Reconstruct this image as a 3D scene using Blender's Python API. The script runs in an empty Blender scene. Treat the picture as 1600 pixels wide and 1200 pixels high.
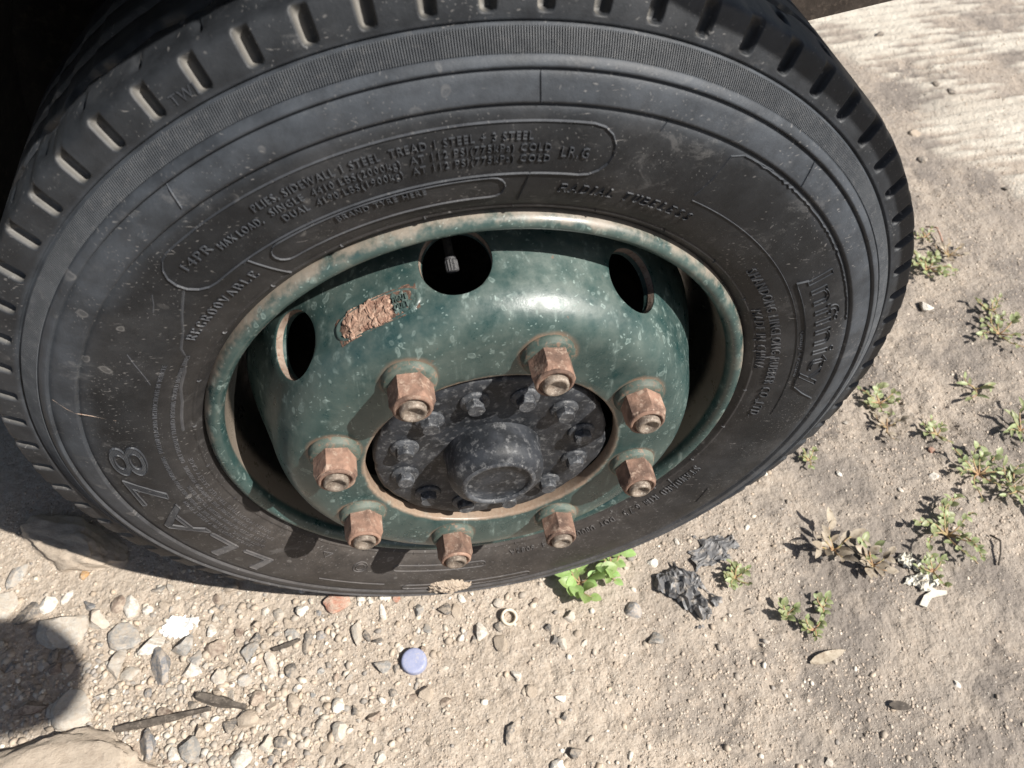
import bpy, bmesh, math, random
import numpy as np
from mathutils import Vector, Matrix, noise as mnoise

random.seed(7)
RNG = np.random.default_rng(11)
sc = bpy.context.scene
COL = sc.collection
PI = math.pi

# ------------------------------------------------------------------ camera, sky, sun, exposure
CAM = Vector((-0.07173, -0.41395, 0.58420))
ROT = Matrix(((0.98371, 0.11624, -0.13710), (-0.17609, 0.77627, -0.60530), (0.03607, 0.61959, 0.78410)))
FPX = 1241.6                      # focal length in pixels of a 1600 wide picture
cd = bpy.data.cameras.new('camera')
cam = bpy.data.objects.new('camera', cd)
COL.objects.link(cam)
cam.matrix_world = Matrix.Translation(CAM) @ ROT.to_4x4()
cd.sensor_width = 36.0
cd.lens = FPX * 36.0 / 1600.0
cd.clip_start = 0.02
cd.clip_end = 2000.0
cd.dof.use_dof = True
cd.dof.focus_distance = 0.70
cd.dof.aperture_fstop = 9.5
sc.camera = cam

SUN_TRAVEL = Vector((-0.53, 0.40, -0.75)).normalized()
TO_SUN = -SUN_TRAVEL
world = bpy.data.worlds.new('World')
sc.world = world
world.use_nodes = True
wn = world.node_tree.nodes
wl = world.node_tree.links
sky = wn.new('ShaderNodeTexSky')
sky.sky_type = 'NISHITA'
sky.sun_disc = False
sky.sun_elevation = math.asin(TO_SUN.z)
sky.sun_rotation = math.atan2(TO_SUN.x, TO_SUN.y)
sky.air_density = 1.0
sky.dust_density = 2.0
wn['Background'].inputs['Strength'].default_value = 0.058
wl.new(sky.outputs[0], wn['Background'].inputs['Color'])
sd = bpy.data.lights.new('sun', 'SUN')
sd.energy = 5.0
sd.angle = math.radians(0.53)
sd.color = (1.0, 0.955, 0.89)
sun = bpy.data.objects.new('sun', sd)
sun.rotation_euler = TO_SUN.to_track_quat('Z', 'Y').to_euler()
sun.location = (3, -3, 4)
COL.objects.link(sun)
sc.view_settings.view_transform = 'Standard'
sc.view_settings.look = 'None'
sc.view_settings.exposure = 0.78
sc.view_settings.gamma = 1.0
sc.view_settings.use_curve_mapping = False

ZG = -0.362                       # height of the ground below the wheel centre

# ------------------------------------------------------------------ noise helpers
def _hash(ix, iy, seed):
    n = (ix.astype(np.int64) * 374761393 + iy.astype(np.int64) * 668265263 + seed * 1442695041) & 0x7fffffff
    n = ((n ^ (n >> 13)) * 1274126177) & 0x7fffffff
    n = n ^ (n >> 16)
    return (n & 0xffff) / 65535.0

def vnoise(x, y, seed=0):
    x = np.asarray(x, float); y = np.asarray(y, float)
    ix = np.floor(x); iy = np.floor(y)
    fx = x - ix; fy = y - iy
    fx = fx * fx * (3 - 2 * fx); fy = fy * fy * (3 - 2 * fy)
    a = _hash(ix, iy, seed); b = _hash(ix + 1, iy, seed)
    c = _hash(ix, iy + 1, seed); d = _hash(ix + 1, iy + 1, seed)
    return (a + (b - a) * fx + (c - a) * fy + (a - b - c + d) * fx * fy) * 2 - 1

def fbm(x, y, seed=0, octv=3):
    s = 0; a = 1.0; t = 0
    for k in range(octv):
        s = s + a * vnoise(x * 2.03 ** k + 17.3 * k, y * 2.03 ** k - 9.1 * k, seed + k)
        t += a; a *= 0.5
    return s / t

def sstep(a, b, x):
    t = np.clip((np.asarray(x, float) - a) / (b - a), 0, 1)
    return t * t * (3 - 2 * t)

def concrete_mask(x, y):
    x = np.asarray(x, float); y = np.asarray(y, float)
    d = (x - 1.08) + 0.35 * (y - 0.75) + 0.30 * fbm(x / 0.16, y / 0.16, 71, 3)
    m = sstep(-0.03, 0.10, d) * sstep(0.25, 0.45, y + 0.1 * fbm(x / .2, y / .2, 5, 2))
    rid = x * -0.113 + y * 0.994
    dirt = 1.5 * fbm(x / 0.20, y / 0.09, 91, 3) + 0.6 * fbm(x / 0.05, y / 0.02, 92, 2) + 0.34 * np.sin(rid * 2 * PI / 0.030 + 1.5 * fbm(x / .2, y / .2, 3, 2))
    return m * sstep(-0.25, 0.35, dirt + 0.10)

def ground_h(x, y):
    x = np.asarray(x, float); y = np.asarray(y, float)
    near = sstep(4.0, 2.0, np.hypot(x, y))
    rough = 0.55 + 0.45 * sstep(-0.2, 0.5, fbm(x / 0.17 + 3, y / 0.17, 31, 2))
    rough = rough * (0.75 + 0.5 * sstep(0.2, 0.6, x))
    h = 0.007 * fbm(x / 0.30, y / 0.30, 1, 2)
    h = h + near * rough * (0.0046 * fbm(x / 0.065, y / 0.065, 7, 3)
                            + 0.0026 * fbm(x / 0.020, y / 0.020, 13, 3)
                            + 0.0015 * vnoise(x / 0.0075, y / 0.0075, 19))
    pit = np.maximum(0, vnoise(x / 0.016, y / 0.016, 43) - 0.45)
    h = h - near * 0.008 * pit * rough
    # soil heaped against the tyre
    dx = np.maximum(np.abs(x + 0.01) - 0.15, 0); dy = np.maximum(np.abs(y - 0.11) - 0.10, 0)
    d = np.hypot(dx, dy)
    h = h * (0.25 + 0.75 * sstep(0.0, 0.10, d)) + 0.004 * np.exp(-(d / 0.035) ** 2)
    # worn slab of brushed concrete showing through the dirt
    m = concrete_mask(x, y)
    rid = (x * -0.113 + y * 0.994)
    ridge = 0.0016 * np.sin(rid * 2 * PI / 0.030 + 1.5 * fbm(x / .2, y / .2, 3, 2)) + 0.0008 * vnoise(x / .02, y / .012, 8)
    return h * (1 - 0.8 * m) + m * (ridge + 0.002)

def gz(x, y):
    return ZG + float(ground_h(np.array([x]), np.array([y]))[0])

def at(px, py):
    """point of the ground that the photograph shows at pixel (px, py)"""
    d = ROT @ Vector(((px - 800) / FPX, (600 - py) / FPX, -1))
    t = (ZG - CAM.z) / d.z
    p = CAM + d * t
    return Vector((p.x, p.y, gz(p.x, p.y)))

def mpp(p):
    """metres per photograph pixel at a point"""
    return (Vector(p) - CAM).length / FPX

# ------------------------------------------------------------------ object helpers
def mesh(name, v, f, smooth=True):
    me = bpy.data.meshes.new(name)
    me.from_pydata([tuple(map(float, p)) for p in v] if not isinstance(v, np.ndarray) else v.tolist(), [], f if isinstance(f, list) else f.tolist())
    if smooth:
        me.polygons.foreach_set('use_smooth', [True] * len(me.polygons))
    me.update()
    return me

def link(name, me, mat=None, parent=None, loc=(0, 0, 0)):
    o = bpy.data.objects.new(name, me)
    COL.objects.link(o)
    if mat is not None and me is not None and len(me.materials) == 0:
        me.materials.append(mat)
    if parent is not None:
        o.parent = parent
    o.location = loc
    return o

def empty(name, loc=(0, 0, 0), rz=0):
    o = bpy.data.objects.new(name, None)
    o.empty_display_size = 0.05
    COL.objects.link(o)
    o.location = loc
    o.rotation_euler = (0, 0, rz)
    return o

def tag(o, label=None, cat=None, group=None, kind=None):
    if label: o['label'] = label
    if cat: o['category'] = cat
    if group: o['group'] = group
    if kind: o['kind'] = kind
    return o

class MB:
    def __init__(self): self.v = []; self.f = []
    def add(self, v, f):
        b = len(self.v)
        self.v += [tuple(map(float, p)) for p in v]
        self.f += [tuple(i + b for i in q) for q in f]
    def box(self, x0, x1, y0, y1, z0, z1):
        v = [(x, y, z) for x in (x0, x1) for y in (y0, y1) for z in (z0, z1)]
        self.add(v, [(0, 1, 3, 2), (4, 6, 7, 5), (0, 4, 5, 1), (2, 3, 7, 6), (0, 2, 6, 4), (1, 5, 7, 3)])
    def tube(self, pts, rad, n=8, caps=True):
        pts = [Vector(p) for p in pts]
        if not isinstance(rad, (list, tuple)): rad = [rad] * len(pts)
        rings = []
        for i, p in enumerate(pts):
            t = (pts[min(i + 1, len(pts) - 1)] - pts[max(i - 1, 0)]).normalized()
            a = t.orthogonal().normalized() if i == 0 else (a - t * a.dot(t)).normalized()
            b = t.cross(a)
            rings.append([p + (a * math.cos(2 * PI * k / n) + b * math.sin(2 * PI * k / n)) * rad[i] for k in range(n)])
        v = [q for r in rings for q in r]
        f = [(i * n + k, i * n + (k + 1) % n, (i + 1) * n + (k + 1) % n, (i + 1) * n + k) for i in range(len(pts) - 1) for k in range(n)]
        if caps:
            f.append(tuple(range(n - 1, -1, -1))); f.append(tuple((len(pts) - 1) * n + k for k in range(n)))
        self.add(v, f)
    def build(self, name, mat, parent=None, smooth=False, loc=(0, 0, 0)):
        return link(name, mesh(name, self.v, self.f, smooth), mat, parent, loc)

def grid_faces(nt, ns, wrap=True):
    f = []
    for i in range(nt if wrap else nt - 1):
        j = (i + 1) % nt
        for k in range(ns - 1):
            f.append((i * ns + k, i * ns + k + 1, j * ns + k + 1, j * ns + k))
    return f

def lathe(prof, n, phase=0.0):
    """surface of revolution about the wheel axle (y); prof is a list of (r, y)"""
    P = np.array(prof, float)
    th = phase + np.arange(n) * 2 * PI / n
    v = np.zeros((n, len(P), 3))
    v[:, :, 0] = P[None, :, 0] * np.cos(th)[:, None]
    v[:, :, 2] = P[None, :, 0] * np.sin(th)[:, None]
    v[:, :, 1] = P[None, :, 1]
    return v.reshape(-1, 3), grid_faces(n, len(P))

# ------------------------------------------------------------------ materials
class NT:
    def __init__(self, name):
        self.m = bpy.data.materials.new(name)
        self.m.use_nodes = True
        self.t = self.m.node_tree
        self.b = self.t.nodes['Principled BSDF']
        self._tc = None
    def n(self, typ, **kw):
        nd = self.t.nodes.new('ShaderNode' + typ)
        for k, v in kw.items(): setattr(nd, k, v)
        return nd
    def put(self, sock, val):
        if isinstance(val, bpy.types.NodeSocket): self.t.links.new(val, sock)
        elif val is not None:
            if hasattr(sock, 'default_value') and isinstance(val, (tuple, list)) and len(val) == 3 and len(sock.default_value) == 4:
                val = (*val, 1)
            sock.default_value = val
    def obj(self):
        if not self._tc: self._tc = self.n('TexCoord')
        return self._tc.outputs['Object']
    def mapping(self, vec, scale=(1, 1, 1), loc=(0, 0, 0), rot=(0, 0, 0)):
        m = self.n('Mapping'); self.put(m.inputs['Vector'], vec)
        m.inputs['Scale'].default_value = scale; m.inputs['Location'].default_value = loc; m.inputs['Rotation'].default_value = rot
        return m.outputs[0]
    def noise(self, vec, scale, detail=4, rough=0.55, dist=0.0):
        x = self.n('TexNoise'); self.put(x.inputs['Vector'], vec)
        x.inputs['Scale'].default_value = scale; x.inputs['Detail'].default_value = detail
        x.inputs['Roughness'].default_value = rough; x.inputs['Distortion'].default_value = dist
        return x.outputs['Fac']
    def voronoi(self, vec, scale, feature='F1', rnd=1.0, out='Distance'):
        x = self.n('TexVoronoi', feature=feature); self.put(x.inputs['Vector'], vec)
        x.inputs['Scale'].default_value = scale; x.inputs['Randomness'].default_value = rnd
        return x.outputs[out]
    def ramp(self, fac, a, b, lo=0.0, hi=1.0, smooth=True):
        x = self.n('MapRange'); x.interpolation_type = 'SMOOTHSTEP' if smooth else 'LINEAR'
        self.put(x.inputs['Value'], fac)
        x.inputs['From Min'].default_value = a; x.inputs['From Max'].default_value = b
        x.inputs['To Min'].default_value = lo; x.inputs['To Max'].default_value = hi
        return x.outputs['Result']
    def math(self, op, a, b=None):
        x = self.n('Math', operation=op); self.put(x.inputs[0], a)
        if b is not None: self.put(x.inputs[1], b)
        return x.outputs[0]
    def mix(self, fac, a, b, mode='MIX'):
        x = self.n('Mix', data_type='RGBA', blend_type=mode)
        self.put(x.inputs['Factor'], fac); self.put(x.inputs['A'], a) if False else None
        self.put(x.inputs[6], a); self.put(x.inputs[7], b)
        return x.outputs[2]
    def sep(self, vec):
        x = self.n('SeparateXYZ'); self.put(x.inputs[0], vec); return x.outputs
    def bump(self, h, strength=0.5, dist=0.001, normal=None):
        x = self.n('Bump'); x.inputs['Strength'].default_value = strength; x.inputs['Distance'].default_value = dist
        self.put(x.inputs['Height'], h)
        if normal is not None: self.put(x.inputs['Normal'], normal)
        return x.outputs[0]
    def out(self, color=None, rough=None, metal=None, normal=None, spec=None):
        self.put(self.b.inputs['Base Color'], color)
        self.put(self.b.inputs['Roughness'], rough)
        self.put(self.b.inputs['Metallic'], metal)
        self.put(self.b.inputs['Normal'], normal)
        if spec is not None: self.put(self.b.inputs['Specular IOR Level'], spec)
        return self.m

def polar(q):
    """radius and (cos, sin) style inputs in wheel coordinates"""
    s = q.sep(q.obj())
    r = q.math('SQRT', q.math('ADD', q.math('MULTIPLY', s[0], s[0]), q.math('MULTIPLY', s[2], s[2])))
    return s, r

def m_rubber(name, tint=1.0, dusty=1.0):
    q = NT(name)
    s, r = polar(q)
    o = q.obj()
    big = q.noise(o, 9, 5, 0.6)
    mid = q.noise(o, 45, 5, 0.65)
    fine = q.noise(o, 420, 3, 0.7)
    base = q.mix(q.ramp(mid, 0.3, 0.75), (0.0075 * tint, 0.0083 * tint, 0.0098 * tint), (0.0155 * tint, 0.0168 * tint, 0.0190 * tint))
    # greyer weathered outer half of the sidewall, browner film towards the bead
    outer = q.ramp(q.math('ADD', r, q.math('MULTIPLY', big, 0.02)), 0.322, 0.345)
    shd = q.ramp(r, 0.3700, 0.3650)
    smear = q.ramp(q.noise(o, 7, 6, 0.7), 0.46, 0.68)
    base = q.mix(q.math('MULTIPLY', smear, 0.10), base, (0.20, 0.20, 0.205))
    base = q.mix(q.math('MULTIPLY', q.math('MULTIPLY', outer, q.math('ADD', 0.25, q.math('MULTIPLY', shd, 0.75))), q.ramp(mid, 0.2, 0.8, 0.25, 0.75)), base, (0.064, 0.074, 0.088))
    bead = q.ramp(q.math('SUBTRACT', r, q.math('MULTIPLY', big, 0.05)), 0.262, 0.215)
    low = q.ramp(q.math('ADD', q.math('MULTIPLY', s[2], -1.0), q.math('MULTIPLY', s[0], -0.30)), 0.02, 0.36)
    dust = q.math('MULTIPLY', q.math('ADD', q.math('MULTIPLY', bead, 0.13), q.math('MULTIPLY', low, 0.40)), q.ramp(q.math('ADD', q.math('MULTIPLY', mid, 0.6), q.math('MULTIPLY', fine, 0.4)), 0.28, 0.72, 0.35, 1.0))
    dust = q.math('MULTIPLY', dust, 0.75 * dusty)
    col = q.mix(dust, base, (0.185, 0.150, 0.122))
    # dried splashes: little pale rings and smears
    wv = q.mapping(o, (1, 0.3, 1))
    wob = q.n('VectorMath', operation='ADD')
    q.put(wob.inputs[0], wv)
    nn = q.n('TexNoise'); nn.inputs['Scale'].default_value = 60; q.put(nn.inputs['Vector'], o)
    sc_ = q.n('VectorMath', operation='SCALE'); q.put(sc_.inputs[0], nn.outputs['Color']); sc_.inputs['Scale'].default_value = 0.012
    q.put(wob.inputs[1], sc_.outputs[0])
    v1 = q.voronoi(wob.outputs[0], 55)
    ring = q.math('MULTIPLY', q.ramp(v1, 0.10, 0.15), q.ramp(v1, 0.22, 0.17))
    blob = q.ramp(v1, 0.17, 0.10, 0, 0.45)
    where = q.ramp(q.noise(o, 14, 3), 0.52, 0.62)
    leftside = q.ramp(s[0], 0.10, -0.20, 0.15, 1.0)
    rings = q.math('MULTIPLY', q.math('MULTIPLY', q.math('ADD', ring, blob), where), leftside)
    v2 = q.voronoi(q.mapping(wob.outputs[0], (1, 1, 2.2)), 150)
    specks = q.math('MULTIPLY', q.ramp(v2, 0.22, 0.10), q.ramp(q.math('ADD', q.noise(o, 30, 3), q.math('MULTIPLY', low, 0.17)), 0.50, 0.62))
    strk = q.noise(q.mapping(o, (60, 20, 420), rot=(0, 0.6, 0)), 1.0, 3, 0.6)
    scr = q.math('MULTIPLY', q.ramp(strk, 0.69, 0.74), 0.35)
    marks = q.math('MINIMUM', q.math('ADD', q.math('ADD', q.math('MULTIPLY', rings, 0.30), q.math('MULTIPLY', specks, 0.38)), scr), 0.5)
    col = q.mix(marks, col, (0.27, 0.26, 0.25))
    at_s = q.n('Attribute'); at_s.attribute_name = 'slot_dust_shade'
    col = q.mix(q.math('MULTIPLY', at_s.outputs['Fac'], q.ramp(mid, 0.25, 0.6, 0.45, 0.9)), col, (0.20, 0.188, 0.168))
    v3 = q.voronoi(q.mapping(wob.outputs[0], (1.6, 1, 1.0), rot=(0, 0.8, 0)), 260)
    flk = q.math('MULTIPLY', q.ramp(v3, 0.20, 0.12), q.ramp(q.noise(o, 19, 4, 0.6), 0.45, 0.58))
    sm2 = q.math('MULTIPLY', q.ramp(q.noise(q.mapping(o, (1, 1, 1.6), rot=(0, 0.5, 0)), 26, 7, 0.78, 0.4), 0.56, 0.66), q.ramp(big, 0.40, 0.62))
    col = q.mix(q.math('MINIMUM', q.math('ADD', q.math('MULTIPLY', flk, 0.30), q.math('MULTIPLY', sm2, 0.16)), 0.4), col, (0.25, 0.245, 0.24))
    rough = q.ramp(q.math('ADD', dust, q.math('MULTIPLY', mid, 0.3)), 0.0, 0.6, 0.50, 0.85)
    bmp = q.bump(q.math('ADD', q.math('MULTIPLY', fine, 0.5), q.math('MULTIPLY', mid, 1.0)), 0.35, 0.0012)
    return q.out(col, rough, 0.0, bmp, 0.32)

def m_green(name, rusty=0.0, lip=False):
    q = NT(name)
    s, r = polar(q)
    o = q.obj()
    big = q.noise(o, 14, 5, 0.6)
    mid = q.noise(o, 60, 5, 0.65)
    fine = q.noise(o, 350, 4, 0.7)
    base = q.mix(q.ramp(big, 0.35, 0.7), (0.0095, 0.034, 0.034), (0.017, 0.050, 0.050))
    up = q.ramp(s[2], 0.02, 0.20)
    film = q.math('MULTIPLY', q.ramp(q.math('ADD', q.math('MULTIPLY', mid, 0.6), q.math('MULTIPLY', big, 0.5)), 0.28, 0.92), q.math('ADD', q.math('MULTIPLY', up, 0.26), 0.24))
    col = q.mix(film, base, (0.215, 0.235, 0.200))
    # dried water spots and light scratches
    nn = q.n('TexNoise'); nn.inputs['Scale'].default_value = 80; q.put(nn.inputs['Vector'], o)
    sc_ = q.n('VectorMath', operation='SCALE'); q.put(sc_.inputs[0], nn.outputs['Color']); sc_.inputs['Scale'].default_value = 0.016
    wob = q.n('VectorMath', operation='ADD'); q.put(wob.inputs[0], o); q.put(wob.inputs[1], sc_.outputs[0])
    v1 = q.voronoi(q.mapping(wob.outputs[0], (1, 1, 0.7)), 105)
    ring = q.math('MULTIPLY', q.ramp(v1, 0.14, 0.20), q.ramp(v1, 0.30, 0.24))
    blob = q.ramp(v1, 0.24, 0.16, 0, 0.5)
    where = q.ramp(q.noise(o, 26, 4, 0.6), 0.46, 0.60)
    v2 = q.voronoi(wob.outputs[0], 210)
    specks = q.math('MULTIPLY', q.ramp(v2, 0.20, 0.14), q.ramp(q.noise(o, 40, 3), 0.44, 0.54))
    strk = q.noise(q.mapping(o, (150, 90, 16), rot=(0, 0.12, 0)), 1.0, 4, 0.6)
    scr = q.math('MULTIPLY', q.math('MULTIPLY', q.ramp(strk, 0.55, 0.72), q.ramp(mid, 0.4, 0.6)), 0.30)
    marks = q.math('MINIMUM', q.math('ADD', q.math('ADD', q.math('MULTIPLY', q.math('MULTIPLY', q.math('ADD', ring, blob), where), 0.26), q.math('MULTIPLY', specks, 0.34)), scr), 0.6)
    col = q.mix(marks, col, (0.33, 0.42, 0.39))
    if lip:
        rm = q.ramp(q.math('ADD', r, q.math('MULTIPLY', mid, 0.022)), 0.2425, 0.2500)
        rm2 = q.math('MULTIPLY', q.ramp(q.math('ADD', q.math('MULTIPLY', mid, 0.6), q.math('MULTIPLY', big, 0.4)), 0.52, 0.64), 0.30)
        rust = q.math('MULTIPLY', q.math('MAXIMUM', rm, rm2), q.ramp(s[2], -0.15, 0.12, 0.45, 1.0))
        col = q.mix(q.math('MULTIPLY', rust, 0.62), col, q.mix(fine, (0.26, 0.185, 0.135), (0.36, 0.31, 0.26)))
        dd = q.ramp(s[1], 0.002, 0.007)
        col = q.mix(q.math('MULTIPLY', dd, 0.8), col, (0.25, 0.205, 0.165))
        col = q.mix(q.ramp(q.math('ADD', s[1], q.math('MULTIPLY', mid, 0.008)), 0.026, 0.040), col, (0.012, 0.012, 0.011))  # barrel blackened with depth: shade behind the disc put into the colour
    if rusty:
        rr = q.ramp(q.math('ADD', q.math('MULTIPLY', mid, 0.7), q.math('MULTIPLY', fine, 0.3)), 0.62 - 0.25 * rusty, 0.72 - 0.2 * rusty)
        col = q.mix(q.math('MULTIPLY', rr, 0.8), col, q.mix(fine, (0.20, 0.095, 0.055), (0.36, 0.22, 0.14)))
    if not lip:
        chp = q.ramp(q.noise(o, 95, 6, 0.75), 0.665, 0.685)
        col = q.mix(q.math('MULTIPLY', chp, q.ramp(big, 0.45, 0.58, 0, 0.7)), col, (0.16, 0.085, 0.055))
    # rust round the edge of the centre hole
    if not lip:
        th_ = q.math('ARCTAN2', s[2], s[0])
        u_ = q.math('SUBTRACT', q.math('MODULO', q.math('ADD', th_, 20 * PI - math.radians(118.5) + PI / 8), PI / 4), PI / 8)
        dn = q.math('SQRT', q.math('ADD', q.math('POWER', q.math('MULTIPLY', u_, 0.1371), 2.0), q.math('POWER', q.math('SUBTRACT', r, 0.1371), 2.0)))
        halo = q.ramp(q.math('ADD', dn, q.math('MULTIPLY', mid, 0.007)), 0.0285, 0.0235)
        halo = q.math('MULTIPLY', q.math('MULTIPLY', halo, q.ramp(s[1], -0.034, -0.038)), q.ramp(big, 0.30, 0.60, 0.25, 0.8))
        col = q.mix(halo, col, q.mix(fine, (0.17, 0.095, 0.06), (0.30, 0.20, 0.14)))
        re = q.ramp(q.math('ADD', r, q.math('MULTIPLY', mid, 0.008)), 0.1182, 0.1140)
        col = q.mix(q.math('MULTIPLY', re, 0.75), col, q.mix(fine, (0.22, 0.12, 0.075), (0.42, 0.33, 0.25)))
    rough = q.math('ADD', q.math('MULTIPLY', film, 0.42), q.math('ADD', q.math('MULTIPLY', marks, 0.35), q.ramp(mid, 0.3, 0.7, 0.23, 0.36)))
    bmp = q.bump(q.math('ADD', q.math('MULTIPLY', fine, 0.35), q.math('ADD', mid, q.math('MULTIPLY', marks, 0.3))), 0.22, 0.0012)
    return q.out(col, rough, 0.0, bmp, 0.5)

def m_mottle(name, c1, c2, c3, scale=120, rough=0.75, bump=0.5, bd=0.001, metal=0.0, spec=0.4, rand=0.25):
    """three-colour mottled surface with a little variation from object to object"""
    q = NT(name)
    o = q.obj()
    inf = q.n('ObjectInfo')
    off = q.n('VectorMath', operation='ADD')
    q.put(off.inputs[0], o)
    cmb = q.n('CombineXYZ'); q.put(cmb.inputs[0], inf.outputs['Random']); q.put(cmb.inputs[1], q.math('MULTIPLY', inf.outputs['Random'], 7.0))
    q.put(off.inputs[1], cmb.outputs[0])
    a = q.noise(off.outputs[0], scale, 5, 0.65)
    b = q.noise(off.outputs[0], scale * 3.3, 4, 0.7)
    col = q.mix(q.ramp(a, 0.32, 0.68), c1, c2)
    col = q.mix(q.ramp(b, 0.50, 0.70), col, c3)
    hsv = q.n('HueSaturation')
    q.put(hsv.inputs['Value'], q.math('ADD', 1.0 - rand / 2, q.math('MULTIPLY', inf.outputs['Random'], rand)))
    q.put(hsv.inputs['Color'], col)
    bmp = q.bump(q.math('ADD', a, q.math('MULTIPLY', b, 0.5)), bump, bd)
    return q.out(hsv.outputs[0], rough, metal, bmp, spec)

M = {}
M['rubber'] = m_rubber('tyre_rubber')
M['rubber_letter'] = m_rubber('tyre_lettering', 3.6, 1.4)
M['rib'] = m_mottle('tyre_rib_rubber', (0.046, 0.051, 0.058), (0.068, 0.074, 0.082), (0.09, 0.093, 0.098), 60, 0.6, 0.2, 0.0005, rand=0.0)
M['disc'] = m_green('wheel_green_paint')
M['lip'] = m_green('wheel_rim_paint', lip=True)
M['collar'] = m_mottle('collar_paint_rust', (0.040, 0.064, 0.054), (0.10, 0.115, 0.095), (0.18, 0.115, 0.08), 60, 0.65, 0.5, 0.0008)
M['nut'] = m_mottle('rusty_nut', (0.080, 0.050, 0.038), (0.235, 0.142, 0.102), (0.28, 0.205, 0.158), 40, 0.85, 0.9, 0.0016, rand=0.5)
M['stud'] = m_mottle('worn_stud_steel', (0.11, 0.085, 0.067), (0.22, 0.18, 0.145), (0.33, 0.295, 0.245), 130, 0.6, 0.6, 0.0008, 0.25)
M['hub'] = m_mottle('hub_black_paint', (0.008, 0.0095, 0.012), (0.026, 0.029, 0.035), (0.105, 0.107, 0.110), 46, 0.55, 0.7, 0.0012, rand=0.1)
M['hubbolt'] = m_mottle('hub_bolt_paint', (0.018, 0.020, 0.024), (0.062, 0.066, 0.073), (0.15, 0.15, 0.15), 100, 0.55, 0.6, 0.0008)
M['rust'] = m_mottle('flaking_rust', (0.19, 0.105, 0.075), (0.34, 0.225, 0.165), (0.42, 0.31, 0.235), 85, 0.9, 0.8, 0.0012, rand=0)
M['rustdark'] = m_mottle('dark_rust', (0.06, 0.035, 0.025), (0.12, 0.07, 0.05), (0.22, 0.14, 0.10), 120, 0.9, 0.8, 0.001)
M['dustymetal'] = m_mottle('dusty_bare_edge', (0.18, 0.135, 0.105), (0.27, 0.215, 0.175), (0.16, 0.09, 0.06), 90, 0.85, 0.5, 0.001, rand=0)
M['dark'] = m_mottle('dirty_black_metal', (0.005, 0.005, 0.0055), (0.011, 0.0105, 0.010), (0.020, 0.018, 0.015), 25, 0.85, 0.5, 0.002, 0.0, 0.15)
M['cab'] = m_mottle('truck_green_paint', (0.016, 0.060, 0.053), (0.024, 0.072, 0.063), (0.05, 0.09, 0.08), 12, 0.35, 0.1, 0.001)
M['brown'] = m_mottle('brown_grimy_steel', (0.030, 0.022, 0.017), (0.060, 0.046, 0.037), (0.09, 0.07, 0.055), 40, 0.8, 0.5, 0.002)
M['valve'] = m_mottle('valve_cap_plastic', (0.02, 0.02, 0.022), (0.05, 0.05, 0.052), (0.14, 0.138, 0.135), 500, 0.6, 0.4, 0.0004)
M['cap'] = m_mottle('blue_plastic', (0.22, 0.245, 0.37), (0.28, 0.30, 0.42), (0.37, 0.36, 0.39), 90, 0.7, 0.4, 0.0006)
M['ring'] = m_mottle('pale_plastic', (0.44, 0.38, 0.29), (0.55, 0.49, 0.40), (0.35, 0.29, 0.22), 120, 0.6, 0.3, 0.0005)
M['film'] = m_mottle('black_plastic_film', (0.085, 0.086, 0.090), (0.16, 0.158, 0.158), (0.31, 0.275, 0.235), 40, 0.5, 0.5, 0.001)
M['paper'] = m_mottle('white_scrap', (0.50, 0.47, 0.40), (0.60, 0.58, 0.51), (0.42, 0.37, 0.30), 60, 0.7, 0.3, 0.0005)
M['stick'] = m_mottle('dark_wood', (0.045, 0.037, 0.030), (0.095, 0.080, 0.066), (0.16, 0.135, 0.11), 90, 0.85, 0.6, 0.001)
M['leafdry'] = m_mottle('dry_leaf', (0.22, 0.18, 0.13), (0.36, 0.31, 0.24), (0.15, 0.11, 0.075), 60, 0.75, 0.4, 0.0008)
M['stem'] = m_mottle('reddish_stem', (0.30, 0.17, 0.10), (0.34, 0.25, 0.13), (0.24, 0.27, 0.11), 60, 0.6, 0.2, 0.0005)
M['lime'] = m_mottle('white_lime', (0.74, 0.74, 0.72), (0.82, 0.82, 0.80), (0.60, 0.56, 0.50), 90, 0.9, 0.5, 0.001)

STONE = dict(
    pale=((0.40, 0.365, 0.315), (0.52, 0.485, 0.43), (0.33, 0.30, 0.265)),
    grey=((0.22, 0.215, 0.205), (0.33, 0.32, 0.30), (0.44, 0.42, 0.39)),
    bluegrey=((0.15, 0.155, 0.165), (0.22, 0.22, 0.225), (0.32, 0.31, 0.29)),
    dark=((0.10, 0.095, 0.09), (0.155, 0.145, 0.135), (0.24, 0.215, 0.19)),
    white=((0.62, 0.59, 0.53), (0.74, 0.71, 0.65), (0.48, 0.43, 0.37)),
    tan=((0.34, 0.28, 0.22), (0.43, 0.365, 0.295), (0.29, 0.235, 0.185)),
    brown=((0.155, 0.115, 0.09), (0.235, 0.18, 0.145), (0.33, 0.27, 0.22)),
    red=((0.33, 0.155, 0.105), (0.41, 0.23, 0.175), (0.36, 0.27, 0.21)),
    orange=((0.44, 0.24, 0.09), (0.52, 0.33, 0.16), (0.36, 0.25, 0.17)),
)
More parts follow.
